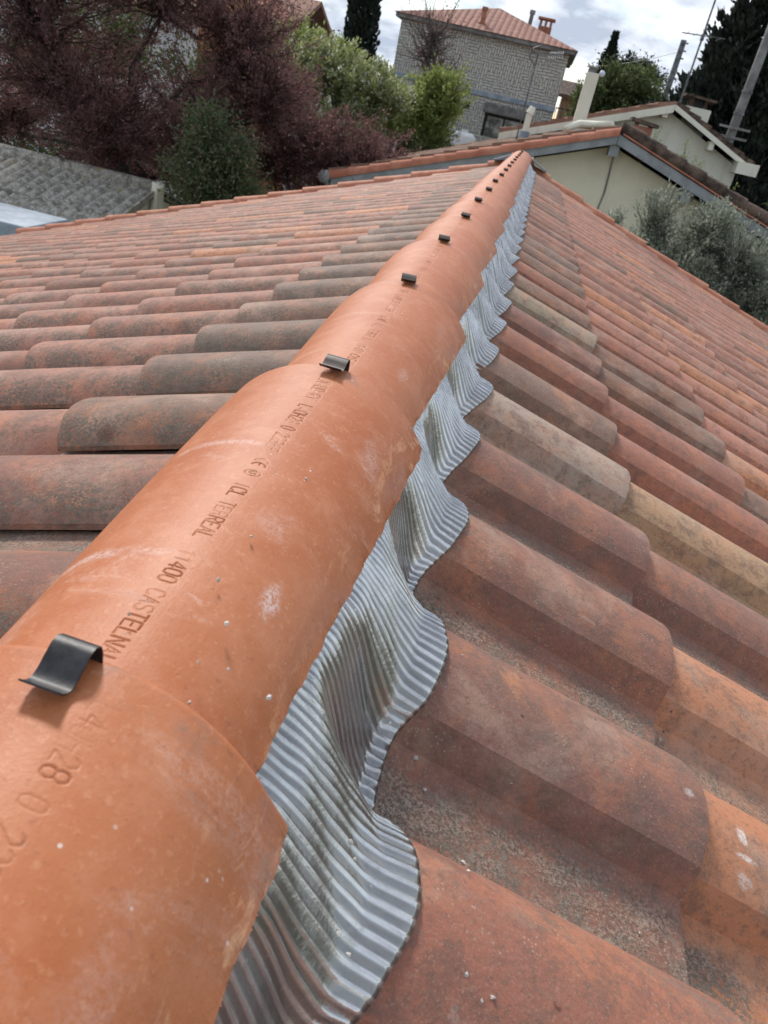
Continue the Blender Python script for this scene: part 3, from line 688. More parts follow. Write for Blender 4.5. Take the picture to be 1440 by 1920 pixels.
YN = 12.65
nb_ = empty('gabled_house', (1.2, YN+5, -4.3), 'beige rendered house with blue-grey gable boards and orange verge tiles just beyond the roof', 'house')
AP = (1.2, .36); LE = (-3.0, -1.13); RE = (5.3, -.92)
sl = (AP[1]-LE[1])/(AP[0]-LE[0]); sr = (AP[1]-RE[1])/(RE[0]-AP[0])
b = MB(); b.prism([(-2.55, -4.3), (4.9, -4.3), (4.9, AP[1]-.22-(4.9-1.2)*sr), (AP[0], AP[1]-.22), (-2.55, AP[1]-.22-(1.2+2.55)*sl)], YN+.42, YN+10)
child(b, 'wall', M_cream, nb_)
b = MB()
b.prism([(LE[0]+.06, LE[1]-.17), (LE[0]+.06, LE[1]-.05), (AP[0]-.004, AP[1]-.05), (AP[0]-.004, AP[1]-.18)], YN+.02, YN+.06)
b.prism([(AP[0]+.004, AP[1]-.18), (AP[0]+.004, AP[1]-.05), (RE[0], RE[1]-.05), (RE[0], RE[1]-.18)], YN+.02, YN+.06)
child(b, 'gable_board', M_blue, nb_)
b = MB()      # boarding under the overhang
b.slab([(LE[0]+.1, YN+.06, LE[1]-.06), (AP[0], YN+.06, AP[1]-.06), (AP[0], YN+10, AP[1]-.06), (LE[0]+.1, YN+10, LE[1]-.06)], .04)
b.slab([(AP[0]+.01, YN+.06, AP[1]-.06), (RE[0], YN+.06, RE[1]-.06), (RE[0], YN+10, RE[1]-.06), (AP[0]+.01, YN+10, AP[1]-.06)], .04)
child(b, 'eave_boarding', M_blue, nb_)
for x, sgn in ((1.2, 0), (2.42, 1), (4.3, 1), (-1.3, -1), (-2.4, -1)):
    zt = AP[1]-.11-(abs(x-1.2)*(sr if sgn > 0 else sl))
    b = MB(); b.box((x-.07, YN+.065, zt-.24), (x+.07, YN+.42, zt-.035)); child(b, 'purlin_end', M_blue, nb_)
corr_roof((AP[0], YN+.10, AP[1]), (0, 9.8, 0), (LE[0]-AP[0], 0, LE[1]-AP[1]), .22, 6, .06, M_roofN, 'left_roof_slope', nb_, steps=12, drop=.03)
corr_roof((AP[0], YN+.10, AP[1]), (0, 9.8, 0), (RE[0]-AP[0], 0, RE[1]-AP[1]), .22, 6, .06, M_mossd, 'right_roof_slope', nb_, steps=12, drop=.03)
# verge tiles of that house
nt_ = 13
for k_ in range(nt_):
    b = MB(); P = []; f0 = k_/nt_; f1 = (k_+1.06)/nt_
    x0, z0 = AP[0]+(LE[0]-AP[0])*f0, AP[1]+(LE[1]-AP[1])*f0; x1, z1 = AP[0]+(LE[0]-AP[0])*f1, AP[1]+(LE[1]-AP[1])*f1
    ring = [(math.cos(t), math.sin(t)) for t in np.linspace(-.35, math.pi, 8)]
    V = [(x0, YN+.10-.105*c_, z0-.040+.085*s_) for c_, s_ in ring]+[(x1, YN+.10-.115*c_, z1-.030+.093*s_) for c_, s_ in ring]
    b.add(V, [(i, i+8, i+9, i+1) for i in range(7)]+[tuple(range(8)), tuple(range(15, 7, -1)), (0, 7, 15, 8)])
    o = child(b, 'verge_tile', M_vergeN, nb_, smooth=True); o.data.set_sharp_from_angle(angle=R(45))
for k_ in range(12):
    b = MB(); f0 = k_/12; f1 = (k_+1.05)/12
    x0, z0 = AP[0]+(RE[0]-AP[0])*f0, AP[1]+(RE[1]-AP[1])*f0; x1, z1 = AP[0]+(RE[0]-AP[0])*f1, AP[1]+(RE[1]-AP[1])*f1
    b.tube([(x0, YN+.14, z0+.045), ((x0+x1)/2, YN+.14, (z0+z1)/2+.055), (x1, YN+.14, z1+.06)], [.085, .092, .098], 9)
    o = child(b, 'verge_tile', M_mossd, nb_, smooth=True); o.data.set_sharp_from_angle(angle=R(45)); o['label'] = 'dark mossy verge tile'
b = MB(); b.tube([(AP[0]+.05, YN+.005, AP[1]-.035), (RE[0], YN+.005, RE[1]-.022)], .012, 6); child(b, 'flashing_strip', M_vergeN, nb_)
b = MB(); b.tube([(1.24, YN+.40, .08), (1.28, YN+.41, -.5), (1.20, YN+.41, -1.4)], .014, 6); child(b, 'wall_cable', M_pole, nb_)
b = MB(); b.tube([(LE[0]-.05, YN-.06, LE[1]-.04), (LE[0]-.05, YN+10, LE[1]-.04)], .09, 10); b.tube([(LE[0]-.02, YN+.0, LE[1]-.1), (LE[0]+.12, YN+.28, LE[1]-.4), (LE[0]+.16, YN+.34, -4.2)], .04, 8); child(b, 'gutter', M_blue, nb_, smooth=True)
# tall flue, cowl
b = MB(); b.box((.565, 14.9, .1), (.775, 15.1, 1.12), bevel := 0) if False else b.box((.565, 14.9, .05), (.775, 15.1, 1.12)); child(b, 'chimney', M_cream2, nb_, bevel=.01)
b = MB(); b.tube([(.64, 15, 1.10), (.64, 15, 1.19)], [.075, .06], 10); b.tube([(.64, 15, 1.19), (.64, 15, 1.215)], [.11, .09], 10); b.tube([(.70, 15.02, 1.12), (.70, 15.02, 1.18)], .02, 6); child(b, 'chimney_cowl', M_pole, nb_)
b = MB()
import bmesh as _bm
def sphere(b, c, r_, n=10):
    for_ = []; V = []
    for i in range(1, n):
        for k in range(n*2): V.append((c[0]+r_*math.sin(math.pi*i/n)*math.cos(math.pi*k/n), c[1]+r_*math.sin(math.pi*i/n)*math.sin(math.pi*k/n), c[2]+r_*math.cos(math.pi*i/n)))
    m_ = n*2; Fc = [(i*m_+k, i*m_+(k+1) % m_, (i+1)*m_+(k+1) % m_, (i+1)*m_+k) for i in range(n-2) for k in range(m_)]
    Fc += [tuple(range(m_))[::-1], tuple((n-2)*m_+k for k in range(m_))]; b.add(V, Fc)
sphere(b, (.815, 14.95, 1.135), .048); child(b, 'vent_ball', simple('pale_blue_white', (.55, .60, .72), (.78, .80, .84), 12, .4), nb_, smooth=True)
b = MB(); b.box((1.48, 13.9, .0), (1.78, 14.2, .50)); child(b, 'brick_chimney', M_brick, nb_)
b = MB(); b.slab([(1.42, 13.84, .60), (1.86, 13.84, .56), (1.86, 14.26, .56), (1.42, 14.26, .60)], .05); b.box((1.49, 13.91, .49), (1.55, 14.0, .56)); b.box((1.71, 13.91, .49), (1.77, 14.0, .54)); child(b, 'chimney_cap', M_mossd, nb_)
b = MB(); b.tube([(-.18, 14.5, -.1), (-.18, 14.5, .33)], .055, 10); b.tube([(-.18, 14.5, .33), (-.15, 14.5, .44)], [.075, .05], 10); child(b, 'vent_pipe', M_cream2, nb_)
b = MB(); b.tube([(-.18, 14.5, -.05), (-.18, 14.5, .06)], .085, 10); child(b, 'pipe_collar', M_zinc, nb_)
b = MB(); b.tube([(.45, 13.2, .24), (.62, 13.5, .33), (.9, 13.6, .37), (1.1, 13.3, .42)], [.045, .06, .06, .05], 8); child(b, 'mortar_bead', M_cream2, nb_, smooth=True)

# TV antenna on a thin mast in front of the stone house
an = empty('tv_antenna', (-.30, 14.75, -.15), 'thin TV antenna mast with bare elements rising in front of the stone house', 'antenna')
b = MB(); b.tube([(-.30, 14.75, -.15), (-.30, 14.75, 1.20)], .014, 6); child(b, 'mast', M_steel, an)
b = MB(); b.tube([(-.42, 14.75, 1.20), (.12, 14.85, 1.27)], .010, 5)
for i in range(7):
    t = i/6; x = -.10+.20*t; b.tube([(x, 14.66+.1*t, 1.155+.05*t), (x, 14.92+.1*t, 1.275+.05*t)], .010, 4)
b.tube([(-.30, 14.75, 1.02), (-.42, 14.72, 1.12), (-.40, 14.7, 1.26), (-.26, 14.7, 1.34)], .009, 4)
child(b, 'elements', M_steel, an)

# second gabled house
YH = 17.5
h2 = empty('gabled_house', (2.5, YH+4, -4.3), 'pale cream gabled house with brown tiled roof and capped white chimney, behind the beige one', 'house')
A2 = (2.49, 1.06); L2 = (-.75, -.10); R2 = (4.30, .30)
s2l = (A2[1]-L2[1])/(A2[0]-L2[0]); s2r = (A2[1]-R2[1])/(R2[0]-A2[0])
b = MB(); b.prism([(-.6, -4.3), (4.12, -4.3), (4.12, A2[1]-.14-(4.12-A2[0])*s2r), (A2[0], A2[1]-.14), (-.6, A2[1]-.14-(A2[0]+.6)*s2l)], YH+.35, YH+8)
child(b, 'wall', M_cream2, h2)
b = MB(); b.prism([(L2[0], L2[1]-.14), L2, (A2[0]-.003, A2[1]), (A2[0]-.003, A2[1]-.14)], YH, YH+.05); b.prism([(A2[0]+.003, A2[1]-.09), (A2[0]+.003, A2[1]), R2, (R2[0], R2[1]-.09)], YH, YH+.05); child(b, 'gable_board', M_white if False else M_cream2, h2)
for x, z in ((2.36, .83), (3.42, .45)):
    b = MB(); b.box((x-.05, YH+.06, z-.02), (x+.05, YH+.35, z+.13)); child(b, 'purlin_end', M_cream2, h2)
b = MB(); b.box((4.0, YH-.1, .14), (4.42, YH+8, .36)); child(b, 'boxed_eave', M_cream2, h2)
corr_roof((A2[0], YH+.02, A2[1]), (0, 12, 0), (L2[0]-A2[0], 0, L2[1]-A2[1]), .25, 6, .06, M_roofN2, 'left_roof_slope', h2, steps=10, drop=.035)
corr_roof((A2[0], YH+.02, A2[1]+.01), (0, 8, 0), (R2[0]-A2[0], 0, R2[1]-A2[1]), .25, 6, .06, M_mossd, 'right_roof_slope', h2, steps=7, drop=.035)
b = MB(); b.box((2.78, 18.2, .4), (3.30, 18.65, 1.12)); child(b, 'chimney', M_cream2, h2, bevel=.012)
b = MB(); b.slab([(2.70, 18.1, 1.33), (3.34, 18.1, 1.30), (3.34, 18.75, 1.30), (2.70, 18.75, 1.33)], .045); 
for x in (2.84, 3.12): b.box((x, 18.24, 1.10), (x+.07, 18.31, 1.275)); b.box((x, 18.54, 1.10), (x+.07, 18.61, 1.275))
child(b, 'chimney_cap', M_mossd, h2)
b = MB(); b.box((2.93, 18.3, 1.11), (3.11, 18.55, 1.27)); child(b, 'flue_opening', M_dark, h2)

# stone house
def stone_mat():
    k = M('stone_blocks'); v = k.geo(); s = k.sep(v)
    cb = k.N.new('ShaderNodeCombineXYZ'); wob = k.math('MULTIPLY', k.math('SUBTRACT', k.noise(v, 3.2, 3), .5), .09); k.L.new(k.math('ADD', s[0], wob), cb.inputs[0]); k.L.new(k.math('ADD', s[2], wob), cb.inputs[1])
    cell = k.voro(k.mapping(cb.outputs[0], sc=(1, 1.5, 1)), 2.9, 'F1', 'Color', 1); sel = k.step(k.sep(cell)[0], .49, .51)
    def br(vec, sx):
        n = k.N.new('ShaderNodeTexBrick'); n.inputs['Scale'].default_value = 1; n.inputs['Brick Width'].default_value = .29; n.inputs['Row Height'].default_value = .088
        n.inputs['Mortar Size'].default_value = .012; n.inputs['Color1'].default_value = (.66, .645, .59, 1); n.inputs['Color2'].default_value = (.84, .82, .75, 1)
        n.inputs['Mortar'].default_value = (.17, .16, .15, 1); n.inputs['Mortar Smooth'].default_value = .25; k.s_(n.inputs['Vector'], vec); return n
    b1 = br(cb.outputs[0], 0); b2 = br(k.mapping(cb.outputs[0], rot=(0, 0, R(90))), 0); b2.inputs['Brick Width'].default_value = .26
    c = k.mix(sel, b1.outputs[0], b2.outputs[0]); c = k.mix(.5, c, k.mix(k.noise(v, 1.2, 4), (.30, .29, .27), (.62, .59, .52)), 'MULTIPLY')
    c = k.mix(k.math('MULTIPLY', k.noise(v, 9, 4), .35), c, (.5, .47, .40))
    h = k.math('SUBTRACT', 1.0, k.mix(sel, b1.outputs[1], b2.outputs[1]))
    return k.out(c, .9, 0, k.bump(h, .6, .05))
M_stone = stone_mat()
st = empty('stone_house', (-2.5, 33, -4.3), 'two-storey stone block house with hipped red tile roof behind the garden trees', 'house')
ZE = 2.42; X0s, X1s, Ys, De = -5.55, .30, 30.15, 6.2
b = MB(); wz = (-2.02, -.60, -.55, .20)      # window opening
for a_, c_ in (((X0s, Ys, -4.3), (wz[0], Ys+.35, ZE)), ((wz[1], Ys, -4.3), (X1s, Ys+.35, ZE)), ((wz[0], Ys, -4.3), (wz[1], Ys+.35, wz[2])), ((wz[0], Ys, wz[3]), (wz[1], Ys+.35, ZE))): b.box(a_, c_)
b.box((X0s, Ys+.352, -4.3), (X0s+.35, Ys+De, ZE)); b.box((X1s-.35, Ys+.352, -4.3), (X1s, Ys+De, ZE)); b.box((X0s+.352, Ys+De-.35, -4.3), (X1s-.352, Ys+De, ZE))
child(b, 'wall', M_stone, st)
b = MB(); b.box((X0s-.02, Ys-.05, .66), (X1s+.02, Ys-.002, .80)); child(b, 'string_course', M_zinc, st)
b = MB(); b.box((wz[0]-.08, Ys-.12, wz[3]+.02), (wz[1]+.1, Ys-.002, wz[3]+.30)); child(b, 'lintel', M_pole, st)
wf = MB(); x0, x1, z0, z1 = wz
wf.box((x0, Ys+.1, z0), (x0+.09, Ys+.2, z1)); wf.box((x1-.09, Ys+.1, z0), (x1, Ys+.2, z1)); wf.box((x0+.09, Ys+.1, z1-.09), (x1-.09, Ys+.2, z1)); wf.box((x0+.68, Ys+.1, z0), (x0+.74, Ys+.2, z1-.09))
win = child(wf, 'window', M_dark, st)
pm = M('window_glass'); pm.out(pm.mix(pm.step(pm.noise(pm.geo(), 3, 4), .4, .6), (.10, .10, .09), (.42, .40, .36)), .15, 0, None, .6)
b = MB(); b.box((x0+.09, Ys+.13, z0), (x1-.09, Ys+.15, z1-.09)); o = b.build('pane', pm.m); o.parent = win; o.matrix_parent_inverse = win.matrix_basis.inverted(); 
o.matrix_parent_inverse = (Matrix.Translation(st.location) @ win.matrix_parent_inverse @ win.matrix_basis).inverted()
b = MB(); b.box((-2.83, Ys-.02, .17), (-2.62, Ys-.002, .40)); child(b, 'wall_vent', M_dark, st)
b = MB(); e_ = .28; ex0, ex1, ey0, ey1 = X0s-e_+.1, X1s+e_-.1, Ys-e_, Ys+De+e_
b.box((ex0, ey0, ZE-.02), (ex1, ey1, ZE+.10)); child(b, 'cornice', M_pole, st)
xm, zt = -2.55, 3.52
def roof2_mat():
    k = M('red_pantile_roof'); v = k.geo(); s = k.sep(v)
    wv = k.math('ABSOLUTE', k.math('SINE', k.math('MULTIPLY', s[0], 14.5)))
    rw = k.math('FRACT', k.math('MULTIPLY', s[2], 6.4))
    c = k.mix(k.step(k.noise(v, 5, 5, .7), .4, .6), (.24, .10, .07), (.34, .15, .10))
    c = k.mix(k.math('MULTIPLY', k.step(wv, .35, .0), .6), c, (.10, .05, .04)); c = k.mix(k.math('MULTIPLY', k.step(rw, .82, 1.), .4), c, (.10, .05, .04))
    return k.out(c, .85, 0, k.bump(k.math('ADD', wv, k.math('MULTIPLY', rw, -.4)), .6, .06))
M_roof2 = roof2_mat()
V = [(ex0-.06, ey0-.06, ZE+.105), (ex1+.06, ey0-.06, ZE+.105), (ex1+.06, ey1+.06, ZE+.105), (ex0-.06, ey1+.06, ZE+.105), (xm, ey0+2.9, zt), (xm, ey1-2.9, zt)]
b = MB(); b.add(V, [(0, 1, 4), (1, 2, 5, 4), (2, 3, 5), (3, 0, 4, 5), (3, 2, 1, 0)]); rf = child(b, 'roof', M_roof2, st)
def sub(b, name, mat, par, root, **k):
    o = b.build(name, mat, **k); o.parent = par; o.matrix_parent_inverse = Matrix.Translation(root.location).inverted() if False else (Matrix.Identity(4)); return o
b = MB(); b.tube([(-2.86, 30.6, 2.62), (-2.86, 30.6, 3.16)], .085, 10); b.tube([(-2.86, 30.6, 3.16), (-2.86, 30.6, 3.25)], [.12, .10], 10); b.box((-2.99, 30.45, 2.6), (-2.73, 30.75, 2.78)); child(b, 'flue_pipe', M_brick, st)
b = MB(); b.box((-1.02, 32.0, 2.8), (-.55, 32.4, 3.20)); child(b, 'brick_chimney', M_brick, st)
b = MB(); b.slab([(-1.09, 31.93, 3.46), (-.48, 31.93, 3.46), (-.48, 32.47, 3.46), (-1.09, 32.47, 3.46)], .06)
for x in (-1.01, -.83, -.65): b.box((x, 32.02, 3.2), (x+.08, 32.1, 3.4)); b.box((x, 32.3, 3.2), (x+.08, 32.38, 3.4))
child(b, 'chimney_cap', M_brick, st)
b = MB(); b.tube([(-1.35, 32.3, 2.9), (-1.35, 32.3, 3.5)], .07, 8); b.tube([(-1.35, 32.3, 3.5), (-1.35, 32.3, 3.62)], .1, 8); child(b, 'metal_flue', M_pole, st)

# fibre cement shed on the left
def fibre_mat():
    k = M('lichened_fibre_cement'); v = k.geo()
    c = k.mix(k.step(k.noise(v, 8, 7, .75), .38, .62), (.20, .18, .15), (.48, .45, .385))
    c = k.mix(k.math('MULTIPLY', k.step(k.voro(v, 14), .34, .14), k.step(k.noise(v, 6, 4), .40, .5)), c, (.62, .59, .52))
    c = k.mix(k.math('MULTIPLY', k.step(k.noise(v, 22, 5, .7), .58, .66), .6), c, (.05, .045, .04))
    c = k.mix(k.math('MULTIPLY', k.step(k.noise(v, 3.1, 3, .6), .62, .68), .6), c, (.34, .27, .10))
    return k.out(c, .95, 0, k.bump(k.noise(v, 20, 5, .7), .6, .02))
M_fib = fibre_mat()
sh = empty('garden_shed', (-8.5, 11.6, -4.3), 'low shed with grey lichened corrugated roof and cream gable beyond the left eaves', 'shed')
SX1, SY, SZ = -5.42, 11.72, -1.84
b = MB(); b.prism([(0, 0)]*3, 0, 0) if False else None
def gable_y(b, x0, x1, ys, zs):      # polygon in y-z extruded along x
    n = len(ys); V = [(x0, y, z) for y, z in zip(ys, zs)]+[(x1, y, z) for y, z in zip(ys, zs)]
    b.add(V, [tuple(range(n)), tuple(range(2*n-1, n-1, -1))]+[(i, i+n, (i+1) % n+n, (i+1) % n) for i in range(n)])
gable_y(b, -15, SX1-.05, [SY-3.3, SY-3.3, SY, SY+2.6, SY+2.6], [-4.3, SZ-1.0, SZ-.08, SZ-.8, -4.3]); child(b, 'wall', M_cream2, sh)
corr_roof((-15, SY, SZ), (9.62, 0, 0), (0, -3.5, -.98), .177, 6, .05, M_fib, 'corrugated_roof', sh, steps=3, drop=.02, jit=.002)
corr_roof((-15, SY+.01, SZ), (9.62, 0, 0), (0, 2.8, -.80), .177, 6, .05, M_fib, 'back_roof_slope', sh, steps=2, drop=.02, jit=.002)
b = MB(); b.tube([(-15, SY, SZ+.03), (-12, SY, SZ+.04), (-9, SY, SZ+.03), (-5.42, SY, SZ+.03)], .12, 12); child(b, 'ridge_cap', M_fib, sh, smooth=True)
b = MB(); b.box((SX1-.02, SY-.12, SZ-.42), (SX1+.08, SY+.14, SZ+.08)); b.tube([(SX1+.03, SY+.01, SZ+.06), (SX1+.03, SY+.01, SZ+.14)], [.14, .10], 10); child(b, 'gable_end_block', M_cream2, sh, bevel=.015)
b = MB(); b.slab([(SX1-.05, SY+.2, SZ-.05), (SX1+.12, SY+.2, SZ-.05), (SX1+.12, SY+2.8, SZ-.80), (SX1-.05, SY+2.8, SZ-.80)], .03); child(b, 'roof_edge_strip', M_dark, sh)

# zinc covered lean-to at the left edge
zn = empty('lean_to', (-6.4, 8.2, -4.3), 'small flat zinc-topped lean-to with pale front below the grey shed roof', 'shed')
b = MB(); b.box((-8.6, 7.78, -2.02), (-5.02, 8.62, -1.84)); child(b, 'zinc_top', M_zinc, zn, bevel=.01)
b = MB(); b.box((-8.5, 7.86, -4.3), (-5.12, 8.55, -2.02)); child(b, 'wall', M_cream2, zn)
b = MB(); b.slab([(-8.6, 7.80, -1.832), (-5.72, 7.80, -1.832), (-5.9, 7.98, -1.832), (-8.6, 8.02, -1.832)], .006); child(b, 'white_panel', M_white, zn)

# pale building and orange house beyond the purple trees
pb = empty('pale_building', (-12, 27, -4.3), 'pale rendered building glimpsed through gaps in the purple trees', 'house')
b = MB(); b.box((-21, 25, -4.3), (-8.1, 31, .9)); child(b, 'wall', simple('pale_blue_white_render', (.62, .64, .67), (.72, .74, .77), 2, .9), pb)
b = MB(); b.slab([(-21.4, 24.6, .9), (-7.8, 24.6, .9), (-7.8, 28, 2.2), (-21.4, 28, 2.2)], .12); b.slab([(-21.4, 28.02, 2.2), (-7.8, 28.02, 2.2), (-7.8, 31.4, .9), (-21.4, 31.4, .9)], .12); child(b, 'roof', M_roofN2, pb)
for x in (-19, -16.2, -13.4): b = MB(); b.box((x, 24.97, -1), (x+1, 24.998, .3)); child(b, 'shutter', M_blue, pb)
oh = empty('orange_house', (-9.5, 24, -4.3), 'orange rendered gable wall above the purple trees at the top left', 'house')
b = MB(); b.prism([(-9.3, -4.3), (-7.3, -4.3), (-7.3, .95), (-7.82, 1.52), (-9.3, 3.0)], 22.0, 24.5); child(b, 'wall', M_orangewall, oh)
b = MB(); b.slab([(-7.2, 21.95, .90), (-7.2, 24.6, .90), (-9.4, 24.6, 3.18), (-9.4, 21.95, 3.18)], .06); child(b, 'roof', M_orange, oh)
fb = empty('distant_house', (1.4, 46, -4.3), 'small distant brown house with brick terrace right of the stone house', 'house')
b = MB(); b.box((.6, 45, -4.3), (4.0, 50, 1.75)); child(b, 'wall', simple('ochre_render', (.22, .15, .10), (.30, .2, .13), 2), fb)
b = MB(); b.slab([(.3, 44.6, 1.75), (4.3, 44.6, 1.75), (4.3, 47.6, 2.5), (.3, 47.6, 2.5)], .15); child(b, 'roof', M_mossd, fb)
b = MB(); b.box((1.45, 44.9, .5), (1.85, 44.998, 1.05)); child(b, 'window', M_white, fb)
b = MB(); b.box((.4, 41, -4.3), (4.2, 44.9, .42)); child(b, 'brick_terrace', M_brick, fb)
b = MB()
for i in range(14): b.box((.42+i*.28, 41.0, .42), (.45+i*.28, 41.03, 1.0))
b.box((.4, 41.0, 1.0), (4.2, 41.04, 1.05)); child(b, 'railing', M_dark, fb)

# poles, masts, wires
def at(x, y, dist):
    pass
mast = empty('antenna_mast', (2.60, 17.9, .9), 'very tall thin guyed antenna mast leaning into the cloudy sky at top right', 'mast')
b = MB(); b.tube([(2.60, 17.9, .9), (2.60, 17.9, 5.6)], [.022, .014], 6); child(b, 'mast_tube', M_steel, mast)
b = MB(); b.tube([(2.20, 17.9, 2.26), (3.02, 17.9, 2.30)], .010, 5)
for x in (2.3, 2.45, 2.75, 2.9): b.tube([(x, 17.65, 2.27), (x, 18.15, 2.27)], .006, 4)
b.box((2.57, 17.85, 2.2), (2.63, 17.95, 2.3)); child(b, 'cross_bar', M_steel, mast)
pl_ = empty('utility_pole', (4.40, 21, -4.3), 'grey weathered utility pole with small crossarms in front of the dark conifers', 'utility pole')
b = MB(); b.tube([(4.40, 21, -4.3), (4.40, 21, 6)], [.13, .09], 12); child(b, 'pole', M_pole, pl_, smooth=True)
for z in (1.02, .82): b = MB(); b.box((4.05, 20.82, z-.025), (4.75, 20.86, z+.025)); child(b, 'crossarm', M_pole, pl_)
for z in (1.75, 1.3, .5, .0):
    b = MB(); b.tube([(4.40, 21, z), (4.40, 21, z+.05)], .125, 12); child(b, 'band', M_steel, pl_)
p2 = empty('utility_pole', (5.2, 42, -4.3), 'dark leaning distant pole standing against the clouds above the green trees', 'utility pole')
b = MB(); b.tube([(5.2, 42, -4.3), (5.2, 42, 4.75)], [.17, .13], 10); child(b, 'pole', M_steel, p2)
b = MB()
for z in (4.6, 4.3, 4.0): b.box((5.13, 41.8, z), (5.42, 41.84, z+.06))
child(b, 'step_irons', M_steel, p2)
def wire(P, lab, r_=.012):
    b = MB(); P0, P1 = Vector(P[0]), Vector(P[1]); pts = []
    for i in range(13):
        t = i/12; q = P0.lerp(P1, t); q.z -= P[2]*4*t*(1-t); pts.append(q)
    b.tube(pts, r_, 4); tag(b.build('overhead_wire', M_steel), lab, 'wire')
wire(((5.2, 42, 4.3), (-6, 60, 4.6), 1.2), 'thin overhead wire running left from the distant pole')
wire(((5.2, 42, 3.3), (14, 50, 3.7), .3), 'thin overhead wire running right from the distant pole')

# garden things glimpsed between trees and the roof
gc = empty('garden_chair', (-3.1, 18, -4.3), 'white slatted garden chair at the foot of the green tree', 'chair')
b = MB()
for i in range(3): b.box((-3.3, 18.0, -.62+i*.16-.6), (-2.9, 18.03, -.55+i*.16-.6))
child(b, 'backrest', M_white, gc)
b = MB(); b.box((-3.3, 17.6, -1.45), (-2.9, 18.0, -1.40)); child(b, 'seat', M_white, gc)
for x in (-3.3, -2.94):
    for y in (17.6, 17.99): b = MB(); b.box((x, y, -4.3), (x+.04, y+.04, -1.455 if y < 17.9 else -.7)); child(b, 'leg', M_white, gc)
cv = empty('covered_trailer', (-3.3, 27, -4.3), 'long white covered load beside the stone house wall', 'trailer')
b = MB(); b.tube([(-4.2, 27, -.36), (-4.0, 27, -.26), (-3.6, 27, -.28), (-3.25, 27, -.36), (-3.1, 27, -.45)], [.15, .30, .34, .28, .14], 10); child(b, 'white_cover', M_white, cv, smooth=True)
b = MB(); b.box((-4.6, 26.7, -1.0), (-2.9, 27.3, -.72)); child(b, 'load_bed', M_pole, cv)
for x in (-4.2, -3.3): b = MB(); b.tube([(x, 26.66, -1.05), (x, 26.74, -1.05)], .25, 12); b.box((x-.05, 26.9, -4.3), (x+.05, 27.1, -1)); child(b, 'wheel', M_dark, cv)
tk = empty('water_tank', (-2.35, 27.5, -4.3), 'white rounded tank standing right of the white covered load', 'tank')
b = MB(); b.tube([(-2.35, 27.5, -4.3), (-2.35, 27.5, -.62), (-2.35, 27.5, -.5)], [.42, .42, .28], 14); child(b, 'tank_body', M_white, tk, smooth=True)
b = MB(); b.tube([(-2.35, 27.5, -.5), (-2.35, 27.5, -.42)], .12, 10); child(b, 'tank_lid', M_white, tk)

# ------------------------------------------------------------------ trees
def leaf_mat(name, a, b_, c_=None, trans=.5, rough=.6):
    k = M(name); rnd = k.geo('Random Per Island')
    c = k.mix(rnd, a, b_)
    if c_: c = k.mix(k.step(rnd, .86, .9), c, c_)
    c = k.mix(k.math('MULTIPLY', k.step(k.noise(k.geo(), 1.6, 3), .4, .65), .35), c, tuple(x*.45 for x in a))
    k.s_(k.b.inputs['Base Color'], c); k.b.inputs['Roughness'].default_value = rough
    k.b.inputs['Specular IOR Level'].default_value = .25
    tr = k.N.new('ShaderNodeBsdfTranslucent'); k.s_(tr.inputs[0], c); mx_ = k.N.new('ShaderNodeMixShader'); mx_.inputs[0].default_value = trans
    k.L.new(k.b.outputs[0], mx_.inputs[1]); k.L.new(tr.outputs[0], mx_.inputs[2]); k.L.new(mx_.outputs[0], k.N['Material Output'].inputs[0]); return k.m
LM = dict(purple=leaf_mat('purple_foliage', (.16, .080, .078), (.27, .145, .13), (.36, .21, .18)),
          spring=leaf_mat('spring_foliage', (.20, .25, .07), (.36, .42, .13), (.5, .54, .22)),
          blossom=leaf_mat('blossoming_foliage', (.27, .30, .12), (.42, .46, .21), (.74, .71, .66)),
          laurel=leaf_mat('laurel_foliage', (.10, .125, .06), (.20, .25, .12), (.34, .26, .18), rough=.4),
          conifer=leaf_mat('conifer_foliage', (.022, .030, .024), (.045, .058, .042), trans=.05),
          cypress=leaf_mat('cypress_foliage', (.010, .016, .012), (.022, .034, .022), trans=.03),
          olive=leaf_mat('olive_foliage', (.22, .25, .18), (.36, .39, .31), (.55, .58, .50), rough=.5),
          green=leaf_mat('mid_green_foliage', (.06, .08, .03), (.14, .17, .065), (.2, .24, .1)))
M_bark = simple('dark_bark', (.035, .026, .022), (.075, .06, .05), 12, .95); M_bark2 = simple('grey_bark', (.10, .09, .075), (.18, .16, .14), 12, .95)
